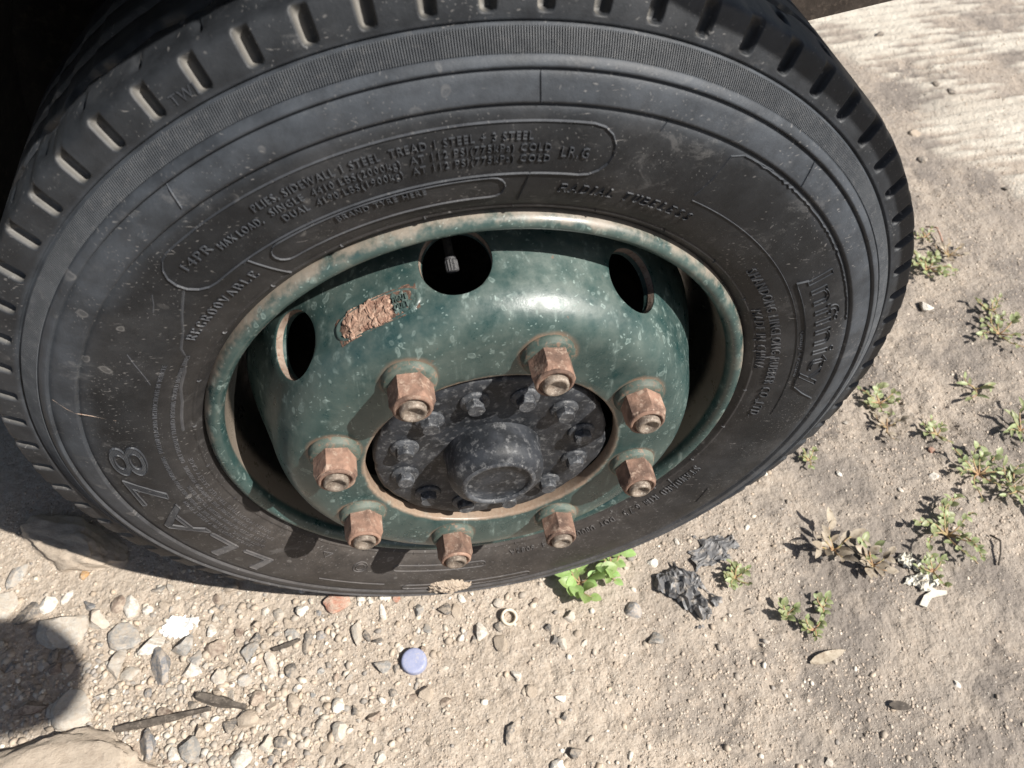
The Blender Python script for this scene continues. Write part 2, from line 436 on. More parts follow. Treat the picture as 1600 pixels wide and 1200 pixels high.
def m_stone(name, c1, c2, c3):
    q = NT(name)
    g = q.n('NewGeometry')
    inf = q.n('ObjectInfo')
    o = q.n('VectorMath', operation='ADD')
    q.put(o.inputs[0], g.outputs['Position'])
    cmb = q.n('CombineXYZ'); q.put(cmb.inputs[0], inf.outputs['Random']); q.put(cmb.inputs[2], q.math('MULTIPLY', inf.outputs['Random'], 5.0))
    q.put(o.inputs[1], cmb.outputs[0]); o = o.outputs[0]
    a = q.noise(o, 75, 6, 0.7)
    st = q.noise(q.mapping(o, (60, 160, 420), rot=(0.5, 0.4, 0.7)), 1.0, 4, 0.65, 0.6)
    b = q.noise(o, 520, 4, 0.75)
    col = q.mix(q.ramp(a, 0.32, 0.68), c1, c2)
    col = q.mix(q.ramp(st, 0.52, 0.66, 0, 0.75), col, c3)
    col = q.mix(q.ramp(b, 0.42, 0.28, 0, 0.5), col, tuple(x * 0.5 for x in c1))
    dust = q.math('MULTIPLY', q.ramp(q.math('ADD', q.math('MULTIPLY', a, 0.4), q.math('MULTIPLY', q.noise(o, 190, 5, 0.7), 0.6)), 0.42, 0.60), 0.75)
    col = q.mix(dust, col, (0.40, 0.335, 0.265))
    hsv = q.n('HueSaturation')
    q.put(hsv.inputs['Value'], q.math('ADD', 0.85, q.math('MULTIPLY', inf.outputs['Random'], 0.3)))
    q.put(hsv.inputs['Color'], col)
    return q.out(hsv.outputs[0], 0.9, 0.0, q.bump(q.math('ADD', q.math('ADD', a, q.math('MULTIPLY', st, 0.6)), q.math('MULTIPLY', b, 0.5)), 0.8, 0.0025), 0.25)
for k, c in STONE.items():
    M['stone_' + k] = m_stone('stone_' + k, *c)

def m_leaf(name, c1, c2, trans=0.35):
    q = NT(name)
    o = q.obj()
    inf = q.n('ObjectInfo')
    a = q.noise(o, 160, 4, 0.6)
    col = q.mix(q.ramp(a, 0.3, 0.7), c1, c2)
    col = q.mix(q.ramp(q.noise(o, 420, 3), 0.60, 0.72), col, (0.40, 0.37, 0.27))
    hsv = q.n('HueSaturation'); q.put(hsv.inputs['Color'], col)
    q.put(hsv.inputs['Value'], q.math('ADD', 0.78, q.math('MULTIPLY', inf.outputs['Random'], 0.4)))
    q.put(hsv.inputs['Hue'], q.math('ADD', 0.487, q.math('MULTIPLY', inf.outputs['Random'], 0.026)))
    m = q.out(hsv.outputs[0], 0.45, 0.0, q.bump(a, 0.3, 0.0008), 0.4)
    tr = q.n('BsdfTranslucent'); q.put(tr.inputs[0], hsv.outputs[0])
    mx = q.n('MixShader'); mx.inputs[0].default_value = trans
    q.t.links.new(q.b.outputs[0], mx.inputs[1]); q.t.links.new(tr.outputs[0], mx.inputs[2])
    q.t.links.new(mx.outputs[0], q.t.nodes['Material Output'].inputs[0])
    return m
M['leaf'] = m_leaf('green_leaf', (0.25, 0.40, 0.11), (0.36, 0.50, 0.20))
M['leafdull'] = m_leaf('dusty_leaf', (0.19, 0.245, 0.085), (0.33, 0.365, 0.19), 0.28)

def m_ground():
    q = NT('sandy_dirt')
    o = q.obj()
    s = q.sep(o)
    big = q.noise(o, 3.2, 4, 0.6)
    mid = q.noise(o, 17, 5, 0.6)
    fin = q.noise(o, 120, 5, 0.7)
    grn = q.noise(o, 480, 4, 0.75)
    sand = q.mix(q.ramp(mid, 0.3, 0.7), (0.325, 0.270, 0.215), (0.395, 0.335, 0.272))
    sand = q.mix(q.ramp(fin, 0.35, 0.72), sand, (0.445, 0.385, 0.320))
    sand = q.mix(q.math('MULTIPLY', q.ramp(grn, 0.48, 0.30), 0.45), sand, (0.20, 0.155, 0.12))
    # greyer trodden earth on the right
    rt = q.math('ADD', s[0], q.math('MULTIPLY', q.math('SUBTRACT', mid, 0.5), 0.5))
    g = q.math('MULTIPLY', q.ramp(rt, 0.12, 0.55), q.ramp(q.math('ADD', q.math('MULTIPLY', big, 0.5), q.math('MULTIPLY', mid, 0.5)), 0.36, 0.62, 0.25, 0.85))
    sand = q.mix(g, sand, q.mix(fin, (0.185, 0.160, 0.138), (0.290, 0.255, 0.220)))
    stn = q.noise(o, 6.5, 6, 0.68)
    stm = q.math('MULTIPLY', q.ramp(stn, 0.46, 0.60), q.ramp(q.math('SUBTRACT', s[0], q.math('MULTIPLY', s[1], 0.6)), 0.12, 0.42))
    sand = q.mix(q.math('MULTIPLY', stm, 0.78), sand, (0.165, 0.145, 0.128))
    vor = q.voronoi(o, 190)
    crb = q.voronoi(q.mapping(o, (1, 1, 1)), 95, rnd=1.0)
    crb2 = q.voronoi(o, 230)
    grain = q.math('MULTIPLY', q.ramp(vor, 0.24, 0.14), q.ramp(q.noise(o, 60, 3), 0.52, 0.62))
    sand = q.mix(q.math('MULTIPLY', grain, 0.75), sand, (0.58, 0.53, 0.46))
    att = q.n('Attribute'); att.attribute_name = 'slab'
    stain = q.noise(o, 7, 5, 0.65)
    conc = q.mix(q.ramp(stain, 0.35, 0.65), (0.40, 0.36, 0.305), (0.50, 0.465, 0.40))
    conc = q.mix(q.math('MULTIPLY', q.ramp(fin, 0.5, 0.7), 0.4), conc, (0.58, 0.55, 0.48))
    col = q.mix(att.outputs['Fac'], sand, conc)
    h = q.math('ADD', q.math('MULTIPLY', fin, 1.0), q.math('ADD', q.math('MULTIPLY', grn, 0.45), q.math('MULTIPLY', grain, 0.4)))
    h = q.math('SUBTRACT', h, q.math('ADD', q.math('MULTIPLY', crb, 0.9), q.math('MULTIPLY', crb2, 0.6)))
    bmp = q.bump(h, 0.75, 0.0032)
    return q.out(col, 0.95, 0.0, bmp, 0.2)
M['ground'] = m_ground()

def m_attr(name, rough=0.85):
    q = NT(name)
    a = q.n('Attribute'); a.attribute_name = 'tone'
    f = q.noise(q.obj(), 330, 4, 0.7)
    col = q.mix(q.math('MULTIPLY', q.ramp(f, 0.35, 0.7), 0.35), a.outputs['Color'], (0.42, 0.36, 0.29))
    return q.out(col, rough, 0.0, q.bump(f, 0.5, 0.001), 0.3)
M['grit'] = m_attr('gravel_mixed')
M['dirtclump'] = m_mottle('dry_dirt', (0.31, 0.245, 0.185), (0.40, 0.33, 0.26), (0.47, 0.40, 0.32), 200, 0.95, 1.0, 0.003)

# ------------------------------------------------------------------ ground sheet
def axis(lo, hi, step, mids, far):
    a = list(np.arange(lo, hi, step))
    v = a[-1]
    for end, st in mids:
        while v < end: v += st; a.append(v)
    st = mids[-1][1]
    while v < far: st *= 1.35; v += st; a.append(v)
    v = lo; st = step * 2; pre = []
    while v > -far: st *= 1.35; v -= st; pre.append(v)
    return np.array(pre[::-1] + a)
gx = axis(-0.70, 0.75, 0.0032, [(1.9, 0.0062)], 400)
gy = axis(-0.34, 0.40, 0.0032, [(1.6, 0.0085)], 400)
X, Y = np.meshgrid(gx, gy, indexing='ij')
H = ground_h(X, Y)
gv = np.stack([X, Y, H], -1).reshape(-1, 3)
nx, ny = len(gx), len(gy)
I = np.arange(nx * ny).reshape(nx, ny)
gf = np.stack([I[:-1, :-1], I[1:, :-1], I[1:, 1:], I[:-1, 1:]], -1).reshape(-1, 4)
me = bpy.data.meshes.new('ground')
me.vertices.add(len(gv)); me.vertices.foreach_set('co', gv.ravel())
me.loops.add(gf.size); me.loops.foreach_set('vertex_index', gf.ravel().astype(np.int32))
me.polygons.add(len(gf)); me.polygons.foreach_set('loop_start', (np.arange(len(gf)) * 4).astype(np.int32))
me.polygons.foreach_set('loop_total', np.full(len(gf), 4, np.int32))
me.polygons.foreach_set('use_smooth', np.ones(len(gf), bool))
at_ = me.attributes.new('slab', 'FLOAT', 'POINT')
at_.data.foreach_set('value', concrete_mask(X, Y).ravel().astype(np.float32))
me.update(); me.validate()
tag(link('ground', me, M['ground'], None, (0, 0, ZG)), kind='structure')

# ------------------------------------------------------------------ the wheel
WZ = -ZG
wheel = empty('road_wheel', (0, 0, ZG))
tag(wheel, 'dusty black truck tyre on a green steel wheel with eight rusty nuts', 'wheel')
def wpart(name, v, f, mat, parent=None, smooth=True):
    return link(name, mesh(name, v, f, smooth), mat, parent or wheel, (0, 0, WZ) if parent is None else (0, 0, 0))

# sidewall section, outwards from the bead: (radius, y)
SIDE = [(0.2362, 0.0050), (0.2385, 0.0022), (0.2410, 0.0000), (0.2436, -0.0026), (0.2448, -0.0042), (0.2457, -0.0047),
        (0.2466, -0.0042), (0.2476, -0.0046), (0.2500, -0.0062), (0.2560, -0.0086), (0.2630, -0.0108), (0.2720, -0.0130), (0.2810, -0.0144), (0.2920, -0.0152),
        (0.3030, -0.0149), (0.3130, -0.0137), (0.3200, -0.0122), (0.3238, -0.0112), (0.3248, -0.0098), (0.3256, -0.0098), (0.3263, -0.0126), (0.3280, -0.0124),
        (0.3330, -0.0109), (0.3390, -0.0090), (0.3436, -0.0072), (0.3447, -0.0056), (0.3454, -0.0055), (0.3461, -0.0085), (0.3475, -0.0079),
        (0.3512, -0.0055), (0.3518, -0.0040), (0.3523, -0.0032), (0.3580, 0.0010), (0.3640, 0.0056), (0.3646, 0.0076), (0.3653, 0.0084), (0.3659, 0.0064),
        (0.3668, 0.0060), (0.3676, 0.0061)]
SLOTP = [(0.3680, 0.0061), (0.3686, 0.0062), (0.3692, 0.0063), (0.3700, 0.0065), (0.3712, 0.0068), (0.3726, 0.0072), (0.3745, 0.0078),
         (0.3770, 0.0086), (0.3800, 0.0097), (0.3830, 0.0108), (0.3855, 0.0118), (0.3872, 0.0126), (0.3885, 0.0135), (0.3894, 0.0147), (0.3900, 0.0162), (0.3905, 0.0185),
         (0.3909, 0.0210), (0.3912, 0.0240)]
CROWN = [(0.3914, 0.0265), (0.3917, 0.032), (0.3920, 0.038), (0.3921, 0.044), (0.3922, 0.049), (0.3922, 0.0515), (0.3860, 0.0525), (0.3800, 0.0540), (0.3795, 0.0580), (0.3800, 0.0620), (0.3860, 0.0635), (0.3924, 0.0645), (0.3925, 0.072), (0.3926, 0.085),
         (0.3927, 0.092), (0.3865, 0.0930), (0.3800, 0.0945), (0.3800, 0.1025), (0.3865, 0.1040), (0.3927, 0.105)]
HALF = SIDE + SLOTP + CROWN
YC = 0.0985
BACK = [(r, 2 * YC - y) for r, y in reversed(HALF) if y < 0.090 and not (0.3685 < r < 0.3871 and y < 0.02)]
PROF = np.array(HALF + BACK)
SIDE_R = np.array([p[0] for p in SIDE + SLOTP[:12]]); SIDE_Y = np.array([p[1] for p in SIDE + SLOTP[:12]])
def side_y(r): return np.interp(r, SIDE_R, SIDE_Y)

NSLOT = 72
uu = np.array([0, .12, .22, .275, .292, .310, .330, .36, .42, .48, .54, .585, .62, .645, .67, .70, .80, .90])
PITCH = 2 * PI / NSLOT
SLOT0 = math.radians(100.3) - PITCH * 0.485
th = (np.arange(NSLOT)[:, None] * PITCH + uu[None, :] * PITCH + SLOT0).ravel()
U = np.tile(uu, NSLOT)
ns = len(PROF)
R = np.repeat(PROF[None, :, 0], len(th), 0); YY = np.repeat(PROF[None, :, 1], len(th), 0)
# arc length along the slot zone
s_zone = np.zeros(ns); d_ = np.hypot(np.diff(PROF[:, 0]), np.diff(PROF[:, 1])); s_cum = np.concatenate([[0], np.cumsum(d_)])
s0 = s_cum[len(SIDE)]; s1 = s_cum[len(SIDE) + len(SLOTP) - 1]
ds = s_cum - s0
mx_ = (U[:, None] - 0.485) * PITCH * 0.378
hw, rc = 0.0054, 0.0040
qx = np.abs(mx_) - (hw - rc); qy = -(ds[None, :] - 0.0021) + rc + 0 * mx_
qy = np.where(ds[None, :] > 0.010, -1.0, qy)
sdf = np.hypot(np.maximum(qx, 0), np.maximum(qy, 0)) + np.minimum(np.maximum(qx, qy), 0) - rc
dep = sstep(0.0, -0.0022, sdf) * 0.0075
zone = (np.arange(ns) >= len(SIDE)) & (np.arange(ns) < len(SIDE) + len(SLOTP))
fade = 1 - sstep(s1 - s0 - 0.0145, s1 - s0 - 0.0070, ds)
dep = dep * zone[None, :] * fade[None, :]
YY = YY + dep * 0.90; R = R - dep * 0.40
# worn, slightly scalloped tread edge and wavy groove walls
tr = (PROF[:, 0] > 0.386) & (PROF[:, 1] > 0.012)
wear = (0.0010 * fbm(th * 9, th * 0, 3, 3) + 0.0012 * np.maximum(0, vnoise(th * 41, th * 0 + 4, 5)))
R = R - wear[:, None] * tr[None, :]
sip = np.exp(-(((th + 0.03) % math.radians(6.4)) / 0.0075 - 1.2) ** 2)
sy = np.exp(-((PROF[:, 1] - 0.036) / 0.005) ** 2) * (PROF[:, 1] < 0.06) * (PROF[:, 0] > 0.385)
R = R - 0.006 * sip[:, None] * sy[None, :]
gw = (np.abs(PROF[:, 1] - 0.058) < 0.0085) & (PROF[:, 1] < 0.07)
YY = YY + gw[None, :] * (0.0035 * np.sin(th * 46) + 0.0015 * vnoise(th * 60, th * 0, 9))[:, None]
# sidewall casting waviness
R = R + 0
TX = R * np.cos(th)[:, None]; TZ = R * np.sin(th)[:, None]
# squashed where it carries the truck
kk = sstep(-0.30, -0.38, TZ)
YY = YY - kk * 0.006 * sstep(0.375, 0.30, PROF[None, :, 0]) * (PROF[None, :, 1] < YC)
TZ = np.maximum(TZ, ZG - 0.004 + 0 * TZ)
tv = np.stack([TX, YY, TZ], -1).reshape(-1, 3)
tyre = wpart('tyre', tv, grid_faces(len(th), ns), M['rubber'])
pk = tyre.data.attributes.new('slot_dust_shade', 'FLOAT', 'POINT')
pk.data.foreach_set('value', (np.clip(dep / 0.0055, 0, 1) * sstep(0.44, 0.60, U)[:, None]).ravel().astype(np.float32))  # slot dust, one half left bare so the slot's shade is in the colour
tag(tyre, 'worn black radial tyre with shoulder slots and moulded lettering')

# fine radial ribs round the shoulder
nr = 1440
a0 = np.arange(nr) * 2 * PI / nr
tt = (a0[:, None] + np.array([0, .12, .50, .62])[None, :] * 2 * PI / nr).ravel()
hh = np.tile(np.array([0.0, 1.0, 1.0, 0.0]), nr) * 0.0017
rp = np.array([(0.3522, -0.0042), (0.3527, -0.0047), (0.3580, -0.0008), (0.3634, 0.0036), (0.3640, 0.0046)])
r_ = np.repeat(rp[None, :, 0], len(tt), 0); y_ = np.repeat(rp[None, :, 1], len(tt), 0)
soft = np.array([0.0, 1, 1, 1, 0.0])
y_ = y_ + 0.0017 - hh[:, None] * soft[None, :]
rv = np.stack([r_ * np.cos(tt)[:, None], y_, np.maximum(r_ * np.sin(tt)[:, None], ZG - 0.004)], -1).reshape(-1, 3)
rb = wpart('ribbed_band', rv, grid_faces(len(tt), len(rp)), M['rib'], tyre, smooth=False)
tag(rb, 'grey band of fine radial ribs round the sidewall')

# ---- moulded lines and lettering on the sidewall
def sw(th_deg, r, lift=0.0):
    """point on the sidewall at an angle and radius, lifted towards the viewer"""
    a = math.radians(th_deg)
    return (r * math.cos(a), float(side_y(r)) - lift, r * math.sin(a))

def ridge(mb, path, w, h):
    """raised line; path is a list of (angle in degrees, radius)"""
    pts = [(math.radians(a), r) for a, r in path]
    L = []; Rr = []; Cc = []
    for i, (a, r) in enumerate(pts):
        a0, r0 = pts[max(i - 1, 0)]; a1, r1 = pts[min(i + 1, len(pts) - 1)]
        ta = (a1 - a0) * r; tr_ = r1 - r0
        l = math.hypot(ta, tr_) or 1e-9
        na, nr_ = -tr_ / l, ta / l
        for lst, sgn, hh_ in ((L, 1, -0.0003), (Cc, 0, h), (Rr, -1, -0.0003)):
            aa = a + sgn * na * w / 2 / r; rr = r + sgn * nr_ * w / 2
            lst.append((rr * math.cos(aa), float(side_y(rr)) - hh_, rr * math.sin(aa)))
    n = len(pts)
    v = L + Cc + Rr
    f = []
    for i in range(n - 1):
        f.append((i, i + 1, n + i + 1, n + i)); f.append((n + i, n + i + 1, 2 * n + i + 1, 2 * n + i))
    mb.add(v, f)

def arc(a0, a1, r0, r1=None, n=None):
    r1 = r0 if r1 is None else r1
    n = n or max(2, int(abs(a1 - a0) / 1.2) + 1)
    return [(a0 + (a1 - a0) * i / n, r0 + (r1 - r0) * i / n) for i in range(n + 1)]

def capsule(a0, a1, ri, ro, n=9):
    """closed outline with round ends between two radii (a0 > a1)"""
    rm = (ri + ro) / 2; hw_ = (ro - ri) / 2
    da = math.degrees(hw_ / rm)
    p = arc(a0 - da, a1 + da, ro)
    p += [(a1 + da - da * math.sin(t), rm + hw_ * math.cos(t)) for t in np.linspace(0, PI, n)[1:-1]]
    p += arc(a1 + da, a0 - da, ri)
    p += [(a0 - da + da * math.sin(t), rm - hw_ * math.cos(t)) for t in np.linspace(0, PI, n)[1:-1]]
    return p + [p[0]]

def text_mesh(txt, extrude=0.0, thin=0.0, space=1.0, res=2):
    cu = bpy.data.curves.new('t', 'FONT')
    cu.body = txt; cu.size = 1.0; cu.resolution_u = res; cu.extrude = extrude; cu.offset = thin; cu.space_character = space
    o = bpy.data.objects.new('t', cu)
    COL.objects.link(o)
    dg = bpy.context.evaluated_depsgraph_get()
    dg.update()
    m = bpy.data.meshes.new_from_object(o.evaluated_get(dg))
    bpy.data.objects.remove(o); bpy.data.curves.remove(cu)
    return m

CAPH = 0.69
def raised_text(txt, a0, a1, r, cap, height=0.0013, label=None, mat='rubber_letter', shear=0.0):
    """lettering moulded on the sidewall, read clockwise from angle a0 to a1, base line at radius r"""
    m = text_mesh(txt, 0.5, -0.012, 1.22)
    co = np.array([v.co for v in m.vertices])
    x0, x1 = co[:, 0].min(), co[:, 0].max()
    x = (co[:, 0] - x0) / (x1 - x0); y = co[:, 1] / CAPH; z = co[:, 2]
    x = x + shear * y * cap / (math.radians(abs(a1 - a0)) * r)
    a = np.radians(a0 + (a1 - a0) * x); rr = r + y * cap
    yy = side_y(rr) - np.where(z > 0, height, -0.0006)
    v = np.stack([rr * np.cos(a), yy, rr * np.sin(a)], -1)
    f = [tuple(p.vertices) for p in m.polygons]
    bpy.data.meshes.remove(m)
    o = wpart('raised_lettering', v, f, M[mat], tyre, smooth=False)
    if label: tag(o, label)
    return o

def outline_text(mb, txt, a0, a1, r, cap, w, h, shear=0.0, gapx=None):
    """outlined letters: only the edges of the letters are raised"""
    m = text_mesh(txt, 0.0, 0.0, 1.06, 5)
    bm = bmesh.new(); bm.from_mesh(m)
    bmesh.ops.remove_doubles(bm, verts=bm.verts, dist=1e-5)
    xs = [v.co.x for v in bm.verts]; x0, x1 = min(xs), max(xs)
    def mp(co):
        y = co.y / CAPH
        x = (co.x - x0) / (x1 - x0) + shear * y
        return (a0 + (a1 - a0) * x, r + y * cap)
    for e in bm.edges:
        if len(e.link_faces) == 1:
            ridge(mb, [mp(e.verts[0].co), mp(e.verts[1].co)], w, h)
    bm.free(); bpy.data.meshes.remove(m)

SERIF = {
 'R': [[(0.1, 0), (0.1, 1)], [(0.1, 1), (.5, 1), (.66, .88), (.66, .66), (.5, .52), (.1, .5)], [(.38, .5), (.75, 0)], [(-.03, 0), (.25, 0)], [(-.03, 1), (.12, 1)], [(.66, 0), (.86, 0)]],
 'A': [[(0.02, 0), (.38, 1), (.76, 0)], [(.17, .36), (.60, .36)], [(-.1, 0), (.14, 0)], [(.62, 0), (.88, 0)]],
 'D': [[(0.1, 0), (0.1, 1), (.45, 1), (.70, .80), (.74, .5), (.70, .2), (.45, 0), (-.03, 0)], [(-.03, 1), (.1, 1)]],
 'I': [[(.2, 0), (.2, 1)], [(.06, 0), (.34, 0)], [(.06, 1), (.34, 1)]],
 'L': [[(-.03, 1), (.25, 1)], [(.1, 1), (.1, 0)], [(-.03, 0), (.62, 0), (.64, .22)]],
 'T': [[(.38, 0), (.38, 1)], [(.02, .80), (.04, 1), (.72, 1), (.74, .80)], [(.24, 0), (.52, 0)]],
 'U': [[(.1, 1), (.1, .25), (.25, .03), (.5, .03), (.66, .25), (.66, 1)], [(-.03, 1), (.24, 1)], [(.53, 1), (.78, 1)]],
 'B': [[(.1, 0), (.1, 1)], [(-.03, 1), (.48, 1), (.62, .88), (.60, .62), (.46, .52), (.1, .52)], [(.46, .52), (.68, .42), (.70, .15), (.52, 0), (-.03, 0)]],
 'E': [[(.1, 0), (.1, 1)], [(-.03, 1), (.60, 1), (.62, .80)], [(.1, .52), (.44, .52)], [(-.03, 0), (.64, 0), (.66, .22)]],
 'S': [[(.60, .76), (.58, .95), (.36, 1.02), (.14, .92), (.12, .72), (.30, .56), (.50, .46), (.64, .30), (.60, .10), (.38, -.02), (.14, .05), (.10, .24)]],
 'G': [[(.70, .78), (.66, .95), (.40, 1.02), (.15, .86), (.07, .5), (.15, .14), (.40, -.02), (.70, .10), (.70, .42)], [(.50, .42), (.80, .42)]],
 'O': [[(.40, 1.02), (.16, .86), (.07, .5), (.16, .14), (.40, -.02), (.64, .14), (.73, .5), (.64, .86), (.40, 1.02)]],
 'V': [[(0, 1), (.38, 0), (.74, 1)], [(-.12, 1), (.13, 1)], [(.62, 1), (.86, 1)]],
 'N': [[(.1, 0), (.1, 1), (.66, 0), (.66, 1)], [(-.03, 0), (.24, 0)], [(-.05, 1), (.1, 1)], [(.54, 1), (.78, 1)]],
 'M': [[(.1, 0), (.1, 1), (.45, .2), (.80, 1), (.80, 0)], [(-.03, 0), (.24, 0)], [(.66, 0), (.94, 0)]],
 'H': [[(.1, 0), (.1, 1)], [(.66, 0), (.66, 1)], [(.1, .5), (.66, .5)]],
 'K': [[(.1, 0), (.1, 1)], [(.66, 1), (.1, .42)], [(.3, .6), (.7, 0)]],
 'C': [[(.70, .78), (.66, .95), (.40, 1.02), (.15, .86), (.07, .5), (.15, .14), (.40, -.02), (.70, .2)]],
 '6': [[(.6, .98), (.3, .8), (.1, .4), (.14, .1), (.36, -.02), (.6, .1), (.62, .36), (.4, .52), (.14, .4)]],
 '7': [[(.06, 1), (.62, 1), (.26, 0)]],
 '5': [[(.6, 1), (.16, 1), (.12, .55), (.4, .62), (.62, .42), (.58, .12), (.34, -.02), (.1, .08)]],
 '4': [[(.5, 0), (.5, 1), (.06, .3), (.7, .3)]],
 '8': [[(.36, .54), (.14, .7), (.16, .94), (.36, 1.02), (.56, .94), (.58, .7), (.36, .54), (.1, .34), (.12, .06), (.36, -.02), (.6, .06), (.62, .34), (.36, .54)]],
 '0': [[(.36, 1.02), (.14, .82), (.08, .5), (.14, .18), (.36, -.02), (.58, .18), (.64, .5), (.58, .82), (.36, 1.02)]],
 '9': [[(.12, .02), (.42, .2), (.62, .6), (.58, .9), (.36, 1.02), (.12, .9), (.1, .64), (.32, .48), (.58, .6)]],
 '.': [[(.05, 0), (.12, .08)]], ',': [[(.12, .1), (.04, -.15)]],
}
def serif_text(txt, a0, a1, r, cap, label, w=0.0008, h=0.0013, slant=0.0):
    adv = [0.7 if c == ' ' else (0.70 if c in 'I' else (0.44 if c in '.,' else (1.36 if c == 'M' else 1.20))) for c in txt]
    tot = sum(adv) - 0.2
    mb = MB(); x = 0.0
    for c, ad in zip(txt, adv):
        for st in SERIF.get(c, []):
            path = [(a0 + (a1 - a0) * (x + px_ + slant * py_) / tot, r + cap * py_) for px_, py_ in st]
            ridge(mb, path, w, h)
        x += ad
    o = mb.build('raised_lettering', M['rubber_letter'], tyre)
    return tag(o, label)

raised_text('PLIES, SIDEWALL 1 STEEL  TREAD 1 STEEL + 3 STEEL', 118.8, 85.7, 0.3040, 0.0052, label='raised lettering reading PLIES, SIDEWALL 1 STEEL TREAD 1 STEEL + 3 STEEL')
raised_text('SINGLE  4410 LBS(2000kg)  AT 112 PSI(775kPa) COLD', 117.5, 83.4, 0.2963, 0.0050, label='raised lettering reading SINGLE 4410 LBS(2000kg) AT 112 PSI(775kPa) COLD')
raised_text('DUAL  4190 LBS(1900kg)  AT 112 PSI(775kPa) COLD', 116.7, 83.3, 0.2886, 0.0050, label='raised lettering reading DUAL 4190 LBS(1900kg) AT 112 PSI(775kPa) COLD')
raised_text('MAX LOAD,', 125.6, 118.9, 0.2950, 0.0054, label='raised lettering reading MAX LOAD')
raised_text('LR.G', 82.0, 78.6, 0.2925, 0.0070, label='raised lettering reading LR.G')
raised_text('14PR', 131.2, 126.4, 0.2985, 0.0066, label='raised lettering reading 14PR')
raised_text('BRAND TYRE HERE', 111.3, 99.0, 0.2708, 0.0048, label='raised lettering reading BRAND TYRE HERE')
serif_text('REGROOVABLE', 143.6, 125.8, 0.2625, 0.0066, 'raised serif lettering reading REGROOVABLE')
serif_text('RADIAL TUBELESS', 80.8, 58.4, 0.2632, 0.0070, 'raised italic lettering reading RADIAL TUBELESS', slant=0.18)
raised_text('SHANDONG LINGLONG RUBBER CO.,LTD.', 40.0, -7.2, 0.2582, 0.0080, label='raised lettering reading SHANDONG LINGLONG RUBBER CO.,LTD.')
raised_text('MADE IN CHINA', 27.8, 8.4, 0.2472, 0.0072, label='raised lettering reading MADE IN CHINA')
serif_text('STANDARD RIM 6.75', -28.0, -52.4, 0.2525, 0.0076, 'raised serif lettering reading STANDARD RIM 6.75', w=0.0008)
raised_text('DOT  U0UU', -55.0, -65.5, 0.2525, 0.0070, label='raised lettering beginning with DOT')
raised_text('4  6082A', -74.0, -83.5, 0.2535, 0.0068, label='raised digits near the bottom of the tyre')
raised_text('TWI', 118.6, 116.0, 0.3712, 0.0062, 0.0007, label='small raised letters TWI on the shoulder')
raised_text('Quality & Passion', 19.0, 6.0, 0.2818, 0.0032, 0.0006, label='tiny raised line of lettering beside the outlined brand name')
FINE = ['SAFETY WARNING   TIRE FAILURE DUE TO UNDERINFLATION OVERLOADING   FOLLOW PLACARD INSTRUCTIONS IN VEHICLE',
        'EXPLOSION OF TIRE RIM ASSEMBLY DUE TO IMPROPER MOUNTING   ONLY SPECIALLY TRAINED PERSONS SHOULD MOUNT TIRES',
        'SERIOUS INJURY MAY RESULT FROM', 'NEVER EXCEED MAXIMUM PRESSURE TO SEAT BEADS', 'WHEN MOUNTING TIRE USE SAFETY CAGE']
for t_, a0_, a1_, r_b in ((FINE[0], 214, 150.5, 0.2715), (FINE[1], 214, 147.8, 0.2590), (FINE[2], 212, 190, 0.2770), (FINE[3], 213, 186, 0.2655), (FINE[4], 212, 178, 0.2530)):
    raised_text(t_, a0_, a1_, r_b, 0.0034, 0.0006, label='tiny raised safety text in a curved line')

mb = MB()
ridge(mb, capsule(134.2, 75.4, 0.2790, 0.3155), 0.0016, 0.0014)
tag(mb.build('raised_outline', M['rubber_letter'], tyre), 'raised round-ended outline framing the load lettering')
mb = MB()
ridge(mb, capsule(122.2, 88.4, 0.2585, 0.2765), 0.0014, 0.0013)
tag(mb.build('raised_outline', M['rubber_letter'], tyre), 'raised round-ended outline below the load lettering')
mb = MB()
ridge(mb, capsule(-90, -113, 0.2625, 0.2715), 0.0012, 0.0010)
ridge(mb, capsule(-80, -108.5, 0.3030, 0.3150), 0.0013, 0.0012)
ridge(mb, arc(-113, -128, 0.3005), 0.0011, 0.0010)
c_ = [(-121.2 + 1.7 * math.cos(t), 0.2690 + 0.008 * math.sin(t)) for t in np.linspace(0, 2 * PI, 25)]
ridge(mb, c_, 0.0010, 0.0010)
c_ = [(-121.2 + 1.0 * math.cos(t), 0.2690 + 0.0048 * math.sin(t)) for t in np.linspace(0, 2 * PI, 19)]
ridge(mb, c_, 0.0008, 0.0010)
ridge(mb, [(-129.8, .256), (-132.4, .256), (-131.1, .263), (-129.8, .256)], 0.0009, 0.0009)
tag(mb.build('raised_outline', M['rubber_letter'], tyre), 'raised outlines and small round mark at the foot of the tyre', kind='stuff')
mb = MB()
for a0_, a1_, r0_, r1_ in ((85.4, 86.2, .280, .253), (125.0, 123.5, .278, .246), (125.8, 124.5, .2775, .2790), (123.9, 124.7, .348, .330), (85.6, 85.3, .3450, .3270), (50, 49, .3440, .3270), (12, 12.5, .236 + .012, .262), (-36, -36.5, .246, .262), (70.5, 71, .327, .318), (-33, -38, .290, .300)):
    ridge(mb, arc(a0_, a1_, r0_, r1_, 6), 0.0011, 0.0011)
for a_ in np.arange(18, 378, 13.7):
    ridge(mb, arc(a_, a_ + .2, .2440, .2470, 2), 0.0007, 0.0012)
tag(mb.build('mould_line', M['rubber_letter'], tyre), 'short raised radial mould lines', kind='stuff')
mb = MB()
ridge(mb, arc(61, -6, 0.2800, 0.2790), 0.0008, 0.0007)
